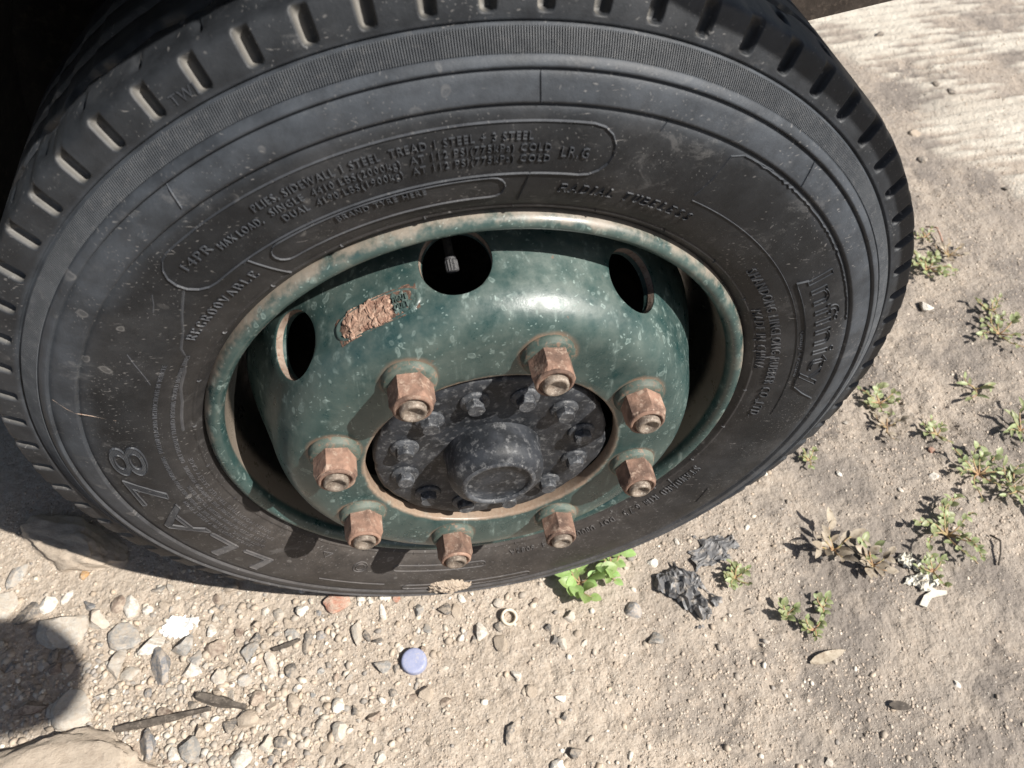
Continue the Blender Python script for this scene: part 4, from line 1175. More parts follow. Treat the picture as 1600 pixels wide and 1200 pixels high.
NAMED = [
 (100, 980, 64, 44, 'pale', 'large pale grey stone with a flat top, left of the gravel patch'),
 (152, 972, 40, 26, 'pale', 'pale rounded stone touching the right end of the large flat grey one'),
 (196, 995, 44, 30, 'grey', 'grey white-veined flat stone between the pale flat stone and the white lime splash'),
 (235, 1009, 36, 34, 'white', 'whitish streaked stone just left of the smooth grey triangular stone'),
 (180, 1038, 36, 36, 'pale', 'squarish pale stone lower left of the whitish streaked stone'),
 (252, 1042, 44, 44, 'bluegrey', 'smooth blue-grey triangular stone in the middle of the gravel patch'),
 (203, 1054, 26, 16, 'pale', 'small pale oblong stone below the blue-grey triangular stone'),
 (298, 1049, 32, 18, 'white', 'bright white flat chip right of the blue-grey triangular stone'),
 (286, 1010, 32, 34, 'grey', 'grey upright stone just under the white lime splash'),
 (306, 1028, 20, 26, 'grey', 'narrow grey stone standing right of the grey upright one'),
 (116, 1110, 52, 40, 'pale', 'large tan-white lumpy stone above the bottom left boulder'),
 (120, 1140, 40, 22, 'tan', 'tan flat stone wedged under the lumpy tan-white stone'),
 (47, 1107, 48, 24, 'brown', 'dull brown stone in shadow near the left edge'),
 (82, 1112, 20, 16, 'pale', 'small pale cube-like stone right of the brown one'),
 (8, 946, 30, 30, 'pale', 'pale stone cut by the left edge of the photo'),
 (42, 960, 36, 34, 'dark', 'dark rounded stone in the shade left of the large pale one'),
 (73, 943, 24, 18, 'white', 'white angular chip above the large flat grey stone'),
 (103, 930, 14, 24, 'white', 'slim whitish stone standing above the white angular chip'),
 (27, 899, 22, 32, 'grey', 'grey ridge-shaped stone low on the left, near the edge slab'),
 (132, 897, 18, 11, 'orange', 'small orange brick crumb in the sand below the grey slab'),
 (186, 943, 20, 20, 'brown', 'brownish round stone beside a pale chip above the lime splash'),
 (204, 946, 20, 26, 'white', 'upright pale chip right of the brownish round stone'),
 (230, 952, 14, 10, 'white', 'little white chip in the sand between the chips and the tyre'),
 (138, 945, 18, 16, 'bluegrey', 'blue-grey crumb above the pale stones'),
 (331, 985, 18, 18, 'white', 'round white stone right of the lime splash'),
 (341, 1059, 24, 22, 'pale', 'pale block stone right of the white chip'),
 (333, 1010, 34, 26, 'brown', 'flat reddish brown stone right of the grey upright one'),
 (232, 1168, 38, 34, 'bluegrey', 'blue-grey stone near the bottom edge beside the boulder'),
 (297, 1172, 34, 30, 'grey', 'grey stone at the bottom edge right of the blue-grey one'),
 (314, 1141, 26, 18, 'tan', 'tan rounded stone under the long dark stick'),
 (207, 1180, 26, 20, 'brown', 'brown stone at the bottom edge touching the boulder'),
 (233, 1123, 28, 11, 'tan', 'thin tan stone just above the long dark stick'),
 (263, 1116, 32, 14, 'brown', 'brown flat pebble lying above the middle of the long dark stick'),
 (360, 1132, 20, 26, 'dark', 'dark upright stone right of the tan rounded one'),
 (388, 1126, 28, 24, 'tan', 'tan stone at the right tip of the short dark stick'),
 (275, 1178, 18, 18, 'white', 'white round pebble at the bottom edge left of the grey stone'),
 (378, 1185, 28, 22, 'white', 'white lumpy stone at the bottom edge right of the gravel'),
 (398, 998, 18, 18, 'dark', 'dark round stone standing alone between gravel and bottle cap'),
 (386, 1018, 36, 26, 'grey', 'grey flat stone half buried at the right end of the gravel'),
 (480, 1003, 16, 30, 'dark', 'dark grey brick-shaped stone set upright left of the blue cap'),
 (502, 993, 16, 14, 'bluegrey', 'blue-grey chip beside the dark brick-shaped stone'),
 (423, 1037, 20, 32, 'pale', 'tall pale oval stone left of the blue cap'),
 (557, 987, 20, 34, 'pale', 'pale long stone half way between tyre and blue cap'),
 (572, 993, 12, 18, 'dark', 'small dark stone leaning on the pale long one'),
 (597, 1040, 28, 22, 'grey', 'grey kite-shaped flat stone just left of the blue cap'),
 (694, 953, 22, 22, 'dark', 'dark grey round stone below the dirt clump on the tyre'),
 (713, 955, 16, 18, 'tan', 'tan round stone touching the dark grey round one'),
 (752, 986, 24, 24, 'white', 'bright white angular stone left of the pale plastic ring'),
 (739, 1000, 12, 14, 'dark', 'small dark stone tucked under the bright white angular one'),
 (782, 1003, 18, 28, 'tan', 'tan stone lying below the pale plastic ring'),
 (780, 980, 20, 14, 'dark', 'dark flat stone left of the pale plastic ring'),
 (599, 956, 11, 26, 'white', 'slim white stone pointing at the foot of the tyre'),
 (603, 935, 16, 11, 'white', 'white oval pebble pressed against the foot of the tyre'),
 (566, 937, 16, 11, 'white', 'left white pebble of the row along the foot of the tyre'),
 (580, 941, 12, 9, 'white', 'middle white pebble of the row along the foot of the tyre'),
 (620, 937, 12, 9, 'red', 'small brick-red pebble in the row along the foot of the tyre'),
 (653, 985, 9, 9, 'white', 'small white dot-like pebble above the blue cap'),
 (666, 983, 14, 18, 'grey', 'small grey stone right of the white dot-like pebble'),
 (722, 936, 12, 14, 'white', 'white pebble under the dirt clump at the foot of the tyre'),
 (455, 1103, 24, 28, 'tan', 'tan angular stone below the tall pale oval one'),
 (472, 1110, 15, 13, 'dark', 'dark pebble right of the tan angular stone'),
 (529, 1143, 28, 22, 'pale', 'pale square stone near the bottom edge under the blue cap'),
 (415, 1163, 20, 24, 'pale', 'pale oval stone at the bottom, right of the short stick'),
 (509, 1165, 14, 18, 'tan', 'tan stone left of the bottom pale square one'),
 (553, 1110, 12, 16, 'dark', 'dark chip standing alone below the blue cap'),
 (613, 1096, 8, 11, 'white', 'tiny white chip below the blue cap'),
 (614, 1083, 12, 11, 'dark', 'tiny dark pebble just above the white chip below the cap'),
 (797, 1143, 16, 30, 'dark', 'dark narrow stone at the bottom middle of the photo'),
 (807, 1054, 15, 16, 'white', 'white angular chip in bare sand right of the blue cap'),
 (830, 1080, 16, 15, 'tan', 'tan half buried pebble below the white chip in bare sand'),
 (880, 1120, 12, 12, 'dark', 'lone dark pebble in the bare sand at bottom centre'),
 (865, 1003, 14, 16, 'dark', 'dark pebble beside a pale one below the green weed'),
 (878, 1008, 16, 18, 'pale', 'pale pebble beside a dark one below the green weed'),
 (888, 965, 22, 20, 'pale', 'pale stone in the sand just below the green weed'),
 (1018, 880, 18, 16, 'white', 'white stone between the green weed and the black plastic'),
 (1057, 848, 9, 11, 'white', 'small white pebble right of the tyre foot, near the black plastic'),
 (1445, 481, 24, 16, 'white', 'white flat stone beside the tyre at the right'),
 (1458, 747, 15, 9, 'white', 'white oblong chip left of the sprawling weed'),
 (1407, 766, 8, 8, 'white', 'round white crumb on the bare ground right of the tyre'),
 (1455, 704, 10, 10, 'red', 'pink brick crumb on the ground right of the tyre'),
 (1429, 209, 16, 11, 'tan', 'tan stone at the edge of the concrete, upper right'),
 (1444, 248, 13, 12, 'dark', 'dark stone on the ground right of the tyre top'),
 (1372, 57, 16, 9, 'dark', 'dark pebble on the pale concrete at the top'),
 (1461, 133, 12, 8, 'dark', 'dark pebble by the brushed concrete, upper right'),
 (1486, 144, 12, 8, 'dark', 'second dark pebble by the brushed concrete, right of the first'),
 (1571, 293, 10, 9, 'dark', 'dark pebble at the right edge on the concrete'),
 (1493, 1070, 9, 11, 'white', 'cream chip in the grey dirt, lower right'),
 (1296, 1190, 16, 10, 'pale', 'pale stone chip at the bottom right corner'),
 (1320, 660, 9, 9, 'pale', 'pale crumb beside the tyre tread, right'),
 (1312, 740, 10, 9, 'white', 'white crumb on the ground below the tyre shoulder'),
 (1170, 955, 18, 11, 'dark', 'dark flat stone right of the little weed'),
 (990, 957, 26, 26, 'bluegrey', 'blue-grey broken stone left of the black plastic'),
 (1022, 1000, 26, 24, 'grey', 'grey broken stone below the black plastic'),
]
for (px, py, w, h, c, lab) in NAMED:
    stone(px, py, w, h, c, lab)
stone(532, 941, 50, 26, 'red', 'flat pinkish red brick piece sunk in the sand at the foot of the tyre', flat=0.3, sink=0.38, name='brick_piece', cat='brick')

# boulders and the worn slab beside the tyre
def boulder(name, px, py, sx, sy, sz, rot, colour, label, seed, sink, tilt=(0, 0)):
    p = at(px, py)
    me = rock_mesh(name, seed, 5, 14, 0.70, 0.16)
    for v in me.vertices:
        n = mnoise.noise(v.co * 4) * 0.07 + abs(mnoise.noise(Vector((v.co.x * 4, v.co.y * 11, v.co.z * 14)))) * 0.07 + mnoise.noise(v.co * 17) * 0.018
        v.co *= 1 + n
    me.materials.append(M['stone_' + colour])
    o = link(name, me)
    o.scale = (sx, sy, sz); o.rotation_euler = (tilt[0], tilt[1], rot)
    o.location = (p.x, p.y, p.z + sz * sink)
    taken.append((p.x, p.y, max(sx, sy)))
    return tag(o, label, 'rock')
boulder('rock_slab', 118, 852, 0.082, 0.032, 0.030, -0.50, 'tan', 'long worn grey rock lying against the left foot of the tyre', 5, 0.0, (0.10, 0.0))
boulder('boulder', 70, 1246, 0.125, 0.060, 0.030, 0.05, 'tan', 'big rough pale rock cut off by the bottom left corner', 9, 0.1)

# pebbles one can pick apart, spread through the gravel
def density(x, y):
    g = math.exp(-((x + 0.40) / 0.17) ** 2 - ((y + 0.07) / 0.085) ** 2)
    g += 0.7 * math.exp(-((x + 0.34) / 0.15) ** 2 - ((y + 0.15) / 0.06) ** 2)
    g += 0.16 * math.exp(-((x + 0.12) / 0.16) ** 2 - ((y + 0.03) / 0.05) ** 2)
    return g + 0.03
LAND = [(280, 978, 'the white lime splash'), (258, 1125, 'the long dark stick'), (348, 1098, 'the short dark splinter'), (647, 1034, 'the blue bottle cap'), (100, 980, 'the large pale flat stone'),
        (75, 1175, 'the bottom left boulder'), (252, 1042, 'the blue-grey triangular stone'), (480, 1003, 'the dark brick-shaped stone'), (423, 1037, 'the tall pale oval stone'), (532, 941, 'the pinkish brick piece'),
        (795, 967, 'the pale plastic ring'), (455, 1103, 'the tan angular stone'), (529, 1143, 'the pale square stone'), (130, 880, 'the grey rock by the tyre'), (386, 1018, 'the buried grey stone'), (694, 953, 'the stone under the dirt clump'), (797, 1143, 'the dark narrow stone')]
LANDW = [(at(a, b), n) for a, b, n in LAND]
def pebble_label(x, y, r, colour, elong):
    near_ = sorted([((p.x - x) ** 2 + (p.y - y) ** 2, n, p) for p, n in LANDW], key=lambda t: t[0])
    for d, n, p in near_[:4]:
        t = pebble_words(x, y, r, colour, elong, d, n, p)
        if t not in USED: break
    USED.add(t)
    return t
USED = set()
def pebble_words(x, y, r, colour, elong, d, n, p):
    dx, dy = x - p.x, y - p.y
    side = ('right of' if dx > 0 else 'left of') if abs(dx) > abs(dy) else ('above' if dy > 0 else 'below')
    far = 'close ' if d < 0.022 ** 2 else ('near ' if d < 0.035 ** 2 else ('far ' if d < 0.065 ** 2 else 'well '))
    size = 'tiny' if r < 0.0052 else ('small' if r < 0.0075 else 'thumbnail-sized')
    return size + (' long ' if elong > 1.35 else ' round ') + {'bluegrey': 'blue-grey'}.get(colour, colour) + ' pebble ' + far + side + ' ' + n
cols = ['pale'] * 6 + ['grey'] * 4 + ['tan'] * 6 + ['dark'] * 2 + ['white'] * 3 + ['brown'] * 2 + ['bluegrey'] * 2
cnt = 0; tries = 0
while cnt < 205 and tries < 20000:
    tries += 1
    x = random.uniform(-0.62, 0.15); y = random.uniform(-0.27, 0.10)
    if random.random() > density(x, y) * 1.1: continue
    r = random.choice([0.0042, 0.005, 0.0058, 0.0068, 0.0082, 0.0098])
    if any((x - a) ** 2 + (y - b) ** 2 < (0.80 * (r + c)) ** 2 for a, b, c in taken): continue
    c = random.choice(cols)
    o = link('pebble', rock_for(c, random.randrange(6)))
    o.scale = (r * random.uniform(.85, 1.35), r * random.uniform(.75, 1.1), r * random.uniform(.5, .85))
    o.rotation_euler = (random.uniform(-.4, .4), random.uniform(-.4, .4), random.uniform(0, 6.3))
    o.location = (x, y, gz(x, y) + o.scale[2] * 0.0)
    tag(o, pebble_label(x, y, r, c, o.scale[0] / o.scale[1]), 'pebble', 'pebbles in the loose gravel')
    taken.append((x, y, r)); cnt += 1

# crumbs past counting
def scatter(name, n, sampler, rlo, rhi, base_v, base_f, seed, cols_, sunk=0.3):
    rg = np.random.default_rng(seed)
    P = sampler(rg, n); n = len(P)
    rad = rlo + (rhi - rlo) * rg.random(n) ** 2.2
    z = ZG + ground_h(P[:, 0], P[:, 1])
    bv = np.array(base_v); nv = len(bv)
    ang = rg.random(n) * 2 * PI
    sx = rad * (0.8 + 0.6 * rg.random(n)); sy = rad * (0.7 + 0.4 * rg.random(n)); sz = rad * (0.5 + 0.4 * rg.random(n))
    jit = 1 + 0.28 * (rg.random((n, nv)) - 0.5) * 2
    L = bv[None] * jit[:, :, None]
    x = L[:, :, 0] * sx[:, None]; y = L[:, :, 1] * sy[:, None]; zz = L[:, :, 2] * sz[:, None]
    til = rg.uniform(-.5, .5, n)[:, None]
    y, zz = y * np.cos(til) - zz * np.sin(til), y * np.sin(til) + zz * np.cos(til)
    c, s = np.cos(ang)[:, None], np.sin(ang)[:, None]
    V = np.stack([x * c - y * s + P[:, 0:1], x * s + y * c + P[:, 1:2], zz + (z + sz * sunk)[:, None]], -1).reshape(-1, 3)
    F = (np.array(base_f)[None] + (np.arange(n) * nv)[:, None, None]).reshape(-1, 3)
    me = bpy.data.meshes.new(name)
    me.vertices.add(len(V)); me.vertices.foreach_set('co', V.ravel())
    me.loops.add(F.size); me.loops.foreach_set('vertex_index', F.ravel().astype(np.int32))
    me.polygons.add(len(F)); me.polygons.foreach_set('loop_start', (np.arange(len(F)) * 3).astype(np.int32)); me.polygons.foreach_set('loop_total', np.full(len(F), 3, np.int32))
    C = np.array(cols_)[rg.integers(0, len(cols_), n)] * (0.8 + 0.4 * rg.random(n))[:, None]
    ca = me.color_attributes.new('tone', 'FLOAT_COLOR', 'POINT')
    ca.data.foreach_set('color', np.repeat(np.concatenate([C, np.ones((n, 1))], 1), nv, 0).ravel().astype(np.float32))
    me.update()
    return tag(link(name, me, M['grit']), kind='stuff')
t_ = (1 + 5 ** .5) / 2
ICO_V = np.array([(-1, t_, 0), (1, t_, 0), (-1, -t_, 0), (1, -t_, 0), (0, -1, t_), (0, 1, t_), (0, -1, -t_), (0, 1, -t_), (t_, 0, -1), (t_, 0, 1), (-t_, 0, -1), (-t_, 0, 1)]) / math.hypot(1, t_)
ICO_F = [(0, 11, 5), (0, 5, 1), (0, 1, 7), (0, 7, 10), (0, 10, 11), (1, 5, 9), (5, 11, 4), (11, 10, 2), (10, 7, 6), (7, 1, 8), (3, 9, 4), (3, 4, 2), (3, 2, 6), (3, 6, 8), (3, 8, 9), (4, 9, 5), (2, 4, 11), (6, 2, 10), (8, 6, 7), (9, 8, 1)]
OCT_V = [(1, 0, 0), (-1, 0, 0), (0, 1, 0), (0, -1, 0), (0, 0, 1), (0, 0, -1)]
OCT_F = [(0, 2, 4), (2, 1, 4), (1, 3, 4), (3, 0, 4), (2, 0, 5), (1, 2, 5), (3, 1, 5), (0, 3, 5)]
def samp_gravel(rg, n):
    out = []
    while len(out) < n:
        x = rg.uniform(-0.66, 0.45); y = rg.uniform(-0.33, 0.14)
        if rg.random() < density(x, y) * 0.9 + 0.02: out.append((x, y))
    return np.array(out)
def samp_wide(rg, n):
    x = rg.uniform(-0.66, 1.5, n * 3); y = rg.uniform(-0.33, 1.25, n * 3)
    vis = (y < 0.55 + 0.55 * x) & (y > -0.32 + 0.0 * x)
    keep = vis & (rg.random(n * 3) < np.clip(1.1 - 0.55 * np.hypot(x, y + .1), 0.25, 1)) & (rg.random(n * 3) < 0.25 + 0.75 * (fbm(x / .09, y / .09, 77, 2) > -0.05))
    return np.stack([x, y], 1)[keep][:n]
GC = [(0.44, 0.39, 0.32), (0.38, 0.32, 0.255), (0.33, 0.29, 0.245), (0.48, 0.43, 0.36), (0.24, 0.22, 0.20), (0.40, 0.33, 0.26), (0.56, 0.52, 0.45), (0.29, 0.24, 0.19), (0.41, 0.33, 0.25), (0.42, 0.36, 0.29)]
SC_ = [(0.40, 0.33, 0.265), (0.36, 0.295, 0.235), (0.44, 0.37, 0.30), (0.32, 0.265, 0.215), (0.49, 0.43, 0.36), (0.28, 0.235, 0.195), (0.38, 0.31, 0.25)]
scatter('gravel', 3300, samp_gravel, 0.0014, 0.0050, ICO_V, ICO_F, 3, GC, 0.05)
scatter('soil_crumbs', 30000, samp_wide, 0.0008, 0.0027, ICO_V, ICO_F, 5, SC_, -0.10)
scatter('sand_grains', 70000, samp_wide, 0.0005, 0.0013, OCT_V, OCT_F, 6, SC_ + [(0.60, 0.56, 0.49)], 0.1)

# ------------------------------------------------------------------ litter
def on(px, py, dz=0.0):
    p = at(px, py); p.z += dz; return p
# blue bottle cap
p = on(647, 1034, 0.004)
v, f = [], []
prof = [(0.0, 0.0052), (0.0118, 0.0053), (0.0136, 0.0050), (0.0146, 0.0038), (0.0150, 0.0015), (0.0152, -0.006)]
n = 60
for i in range(n):
    t = 2 * PI * i / n
    for k, (r, z) in enumerate(prof):
        rr = r * (1 + (0.012 if (i % 2 and k >= 3) else 0))
        v.append((rr * math.cos(t), rr * math.sin(t), z - 0.0005 * math.exp(-((r - .006) / .004) ** 2)))
f = [(i * 6 + k, ((i + 1) % n) * 6 + k, ((i + 1) % n) * 6 + k + 1, i * 6 + k + 1) for i in range(n) for k in range(5)]
o = link('bottle_cap', mesh('bottle_cap', v, f), M['cap'], None, p); o.rotation_euler = (0.06, -0.05, 0.3)
tag(o, 'faded blue plastic bottle cap lying on the sand', 'bottle cap'); taken.append((p.x, p.y, .02))
# pale plastic ring
p = on(795, 967, 0.004); mb = MB(); n = 36
v = []
for i in range(n):
    t = 2 * PI * i / n
    for r, z in ((0.0072, 0.003), (0.0098, 0.0034), (0.0106, 0.001), (0.0106, -0.005), (0.0074, -0.005)):
        v.append((r * math.cos(t), r * math.sin(t), z))
mb.add(v, [(i * 5 + k, ((i + 1) % n) * 5 + k, ((i + 1) % n) * 5 + (k + 1) % 5, i * 5 + (k + 1) % 5) for i in range(n) for k in range(5)])
o = mb.build('plastic_ring', M['ring'], None, True, p); o.rotation_euler = (0.25, 0.1, 0)
tag(o, 'small pale plastic ring half sunk in the sand', 'ring')
# lime splash
p = on(280, 978, 0.001)
pts = []; ng = 46
for i in range(ng):
    for j in range(ng):
        u, w_ = i / (ng - 1) * 2 - 1, j / (ng - 1) * 2 - 1
        x, y = p.x + u * 0.025, p.y + w_ * 0.0165
        e = 1 - (u * u + w_ * w_) ** .5 + 0.34 * mnoise.noise(Vector((u * 4.2, w_ * 3.6, 1))) + 0.10 * mnoise.noise(Vector((u * 11, w_ * 11, 1)))
        pts.append((x - p.x, y - p.y, gz(x, y) - p.z + (0.0035 * min(1, e * 3) if e > 0.12 else -0.004) + 0.0006 * mnoise.noise(Vector((u * 20, w_ * 20, 4)))))
mb = MB(); mb.add(pts, [(i * ng + j, (i + 1) * ng + j, (i + 1) * ng + j + 1, i * ng + j + 1) for i in range(ng - 1) for j in range(ng - 1)])
tag(mb.build('lime_splash', M['lime'], None, True, p), 'splash of dried white lime on the gravel', 'splash')
# sticks
def stick(a, b, w, h, label):
    pa, pb = on(*a), on(*b)
    d = pb - pa; L = d.length
    mb = MB(); n = 9
    side = Vector((-d.y, d.x, 0)).normalized()
    v = []
    for i in range(n):
        t = i / (n - 1)
        c = d * (t - 0.5) + side * 0.0012 * mnoise.noise(Vector((t * 4, L * 50, 0)))
        ww = w * (0.55 + 0.6 * math.sin(PI * min(1, t * 1.1 + 0.1))) * (1 + .25 * mnoise.noise(Vector((t * 7, 3, L))))
        for sx, sz in ((-1, 0), (-.6, 1), (.6, 1.05), (1, 0.1)):
            v.append(c + side * sx * ww + Vector((0, 0, h * (0.3 + sz) + 0.003)))
    f = [(4 * i + k, 4 * i + (k + 1) % 4, 4 * i + 4 + (k + 1) % 4, 4 * i + 4 + k) for i in range(n - 1) for k in range(4)]
    f += [(3, 2, 1, 0), tuple(4 * (n - 1) + k for k in range(4))]
    mb.add(v, f)
    return tag(mb.build('stick', M['stick'], None, False, (pa + pb) / 2), label, 'stick')
stick((184, 1143), (332, 1109), 0.0042, 0.004, 'long thin dark stick lying across the gravel')
stick((310, 1089), (386, 1107), 0.0058, 0.005, 'short flat dark splinter right of the long stick')
stick((427, 1017), (470, 1000), 0.0026, 0.003, 'little brown twig left of the dark brick-shaped stone')
# crumpled black plastic
def crumple(name, px, py, sx, sy, sz, seed, mat, label, cat, rot=0.0, n=26, cut=0.1):
    p = on(px, py, 0.001); mb = MB(); pts = []; keep = []
    for i in range(n):
        for j in range(n):
            u, w_ = i / (n - 1) * 2 - 1, j / (n - 1) * 2 - 1
            q = Vector((u * 2.0 + seed, w_ * 2.0, seed * .37))
            e = 1 - (abs(u) ** 2.5 + abs(w_) ** 2.5) ** .4 + 0.75 * mnoise.noise(q * 0.9)
            hgt = abs(mnoise.noise(q * 1.1)) + 0.55 * abs(mnoise.noise(q * 2.3)) + 0.2 * abs(mnoise.noise(q * 5.0))
            x = u * sx + 0.25 * sx * mnoise.noise(q * 1.3 + Vector((9, 0, 0))); y = w_ * sy + 0.25 * sy * mnoise.noise(q * 1.3 + Vector((0, 9, 0)))
            wx, wy = p.x + x * math.cos(rot) - y * math.sin(rot), p.y + x * math.sin(rot) + y * math.cos(rot)
            pts.append((wx - p.x, wy - p.y, gz(wx, wy) - p.z + 0.0015 + sz * hgt * min(1, max(0.0, e) * 2.5)))
            keep.append(e > cut)
    f = []
    for i in range(n - 1):
        for j in range(n - 1):
            q4 = (i * n + j, (i + 1) * n + j, (i + 1) * n + j + 1, i * n + j + 1)
            if all(keep[k] for k in q4): f.append(q4)
    mb.add(pts, f)
    o = mb.build(name, M[mat], None, False, p)
    bm = bmesh.new(); bm.from_mesh(o.data)
    bmesh.ops.delete(bm, geom=[v for v in bm.verts if not v.link_faces], context='VERTS')
    bmesh.ops.solidify(bm, geom=bm.faces[:], thickness=0.0004)
    bm.to_mesh(o.data); bm.free()
    return tag(o, label, cat)
crumple('plastic_scrap', 1074, 932, 0.028, 0.040, 0.019, 3.0, 'film', 'crumpled black plastic scrap standing up from the sand', 'plastic scrap', 0.5)
crumple('plastic_scrap', 1112, 862, 0.034, 0.024, 0.008, 8.0, 'film', 'flat torn blue-black plastic film close to the tyre', 'plastic scrap', 0.3)
crumple('paper_scrap', 1415, 876, 0.012, 0.012, 0.010, 5.0, 'paper', 'small white crumpled scrap above the torn white one', 'paper scrap', 0.2, 14, 0.0)
crumple('paper_scrap', 1440, 905, 0.024, 0.018, 0.012, 6.5, 'paper', 'torn white scrap under the edge of the weeds', 'paper scrap', 0.4, 18, 0.0)
# Y-shaped white offcut
p = on(1455, 932, 0.004)
pl = [(-.024, -.008), (-.017, -.012), (-.004, -.003), (.018, -.002), (.020, .002), (.008, .004), (-.002, .013), (-.006, .012), (.000, .004), (-.012, .001)]
mb = MB(); n = len(pl)
mb.add([(x, y * 1.2, .001) for x, y in pl] + [(x, y * 1.2, -.0005) for x, y in pl], [tuple(range(n)), tuple(range(2 * n - 1, n - 1, -1))] + [(i, (i + 1) % n, n + (i + 1) % n, n + i) for i in range(n)])
tag(mb.build('plastic_offcut', M['paper'], None, False, p), 'cream forked offcut lying on the grey dirt', 'offcut')
# fallen leaves
def leaf_mesh(name, length, width, curl=0.25, fold=0.2, n=7, blunt=1.0):
    v = []; 
    for i in range(n):
        t = i / (n - 1)
        w = width / 2 * (math.sin(PI * min(1, t ** 0.8 * 0.97 + 0.03)) ** (0.75 * blunt)) + 0.0003
        z = curl * length * (math.sin(t * 1.9) * 0.6 - 0.35 * t * t)
        for k in (-1, -.5, 0, .5, 1):
            v.append((t * length, k * w, z + fold * w * abs(k) ** 1.3))
    f = [(i * 5 + k, (i + 1) * 5 + k, (i + 1) * 5 + k + 1, i * 5 + k + 1) for i in range(n - 1) for k in range(4)]
    return mesh(name, v, f)
o = link('fallen_leaf', leaf_mesh('fallen_leaf', 0.026, 0.010, 0.1, 0.3), M['stick'], None, on(1388, 1102, 0.004)); o.rotation_euler = (0.2, 0, -0.3)
tag(o, 'small dark dead leaf on the grey dirt at lower right', 'leaf')
o = link('fallen_leaf', leaf_mesh('fallen_leaf', 0.050, 0.012, 0.05, 0.15), M['leafdry'], None, on(1266, 1036, 0.004)); o.rotation_euler = (0.1, 0, 0.15)
tag(o, 'long tan dead leaf on the bare sand below the weeds', 'leaf')
# pink thread
mb = MB(); mb.tube([on(1446, 355, .004), on(1460, 362, .012), on(1468, 376, .010), on(1473, 390, .004)], 0.0016, 6)
tag(mb.build('pink_thread', M['stone_red'], None, True), 'pink bent plastic thread near the tyre edge', 'thread')
mb = MB(); mb.tube([on(1545, 838, .003), on(1557, 850, .008), on(1560, 868, .007), on(1559, 884, .003)], 0.0014, 6)
tag(mb.build('root', M['stick'], None, True), 'thin curved dark root on the dirt right of the weeds', 'root')
# dirt clump stuck on the tyre
p = Vector(sw(-98.0, 0.311, 0.0)); mb = MB(); n = 34; pts = []; keep = []
for i in range(n):
    for j in range(n):
        u, w_ = i / (n - 1) * 2 - 1, j / (n - 1) * 2 - 1
        e = 1 - math.hypot(u, w_) + 0.45 * mnoise.noise(Vector((u * 2.6, w_ * 2.6, 3))) - 0.1
        l = 0.007 * min(1, max(0, e) * 2) + 0.0025 * mnoise.noise(Vector((u * 9, w_ * 9, 3))) if e > 0 else -0.001
        pts.append(Vector(sw(-98.0 + u * 5.4, 0.314 + w_ * 0.022, l))); keep.append(e > -.08)
f = [(i * n + j, (i + 1) * n + j, (i + 1) * n + j + 1, i * n + j + 1) for i in range(n - 1) for j in range(n - 1) if all(keep[k] for k in (i * n + j, (i + 1) * n + j, (i + 1) * n + j + 1, i * n + j + 1))]
mb.add([q - p for q in pts], f)
tag(mb.build('dirt_clump', M['dirtclump'], None, False, p), 'clump of dry dirt stuck on the foot of the tyre under the bottom nut', 'dirt')

# ------------------------------------------------------------------ weeds
LEAFM = {}
def weed(px, py, spread, nst, leaf_len, leaf_w, per, mat, label, seed, height=0.02, single=True, group='weeds growing in the dirt', squash=1.0):
    rg = random.Random(seed)
    if mat != 'leaf':
        spread *= 0.84; leaf_len *= 0.70; leaf_w *= 0.76; per += 1; height *= 0.75
    p = on(px, py)
    root = empty('weed', p)
    tag(root, label, 'weed', group)
    stems = MB(); loose = MB()
    key = (mat, round(leaf_len, 4), round(leaf_w, 4))
    if key not in LEAFM:
        LEAFM[key] = [leaf_mesh('leaf', leaf_len * s, leaf_w * s, c, 0.22) for s, c in ((1.0, .2), (.8, .3), (.62, .1))]
        for m_ in LEAFM[key]: m_.materials.append(M[mat])
    for s in range(nst):
        a = 2 * PI * (s + rg.uniform(-.3, .3)) / nst
        L = spread * rg.uniform(.55, 1.0)
        pts = []
        for i in range(6):
            t = i / 5
            aa = a + 0.5 * math.sin(t * 2 + s)
            x, y = L * t * math.cos(aa), L * t * math.sin(aa) * squash
            zz = gz(p.x + x, p.y + y) - p.z + 0.004 + height * t * (1.2 - 0.5 * t) * rg.uniform(.8, 1.1)
            pts.append(Vector((x, y, zz)))
        stems.tube(pts, [0.0014 - 0.0007 * i / 5 for i in range(6)], 5)
        for q in range(per):
            t = 0.18 + 0.82 * (q + rg.uniform(0, .8)) / per
            i = min(4, int(t * 5)); c = pts[i].lerp(pts[i + 1], t * 5 - i)
            la = a + (1 if q % 2 else -1) * rg.uniform(.4, 1.3) + (0 if q < per - 1 else -0.3)
            m_ = rg.choice(LEAFM[key])
            rot = Matrix.Rotation(la, 4, 'Z') @ Matrix.Rotation(rg.uniform(-.75, .15), 4, 'Y') @ Matrix.Rotation(rg.uniform(-.5, .5), 4, 'X')
            if single:
                o = link('leaf', m_, None, root)
                o.matrix_local = Matrix.Translation(c) @ rot
            else:
                loose.add([(Matrix.Translation(c) @ rot) @ v.co for v in m_.vertices], [tuple(f_.vertices) for f_ in m_.polygons])
    stems.build('stem', M['stem'], root, True)
    if not single:
        o = loose.build('foliage', M[mat], root, True)
    return root

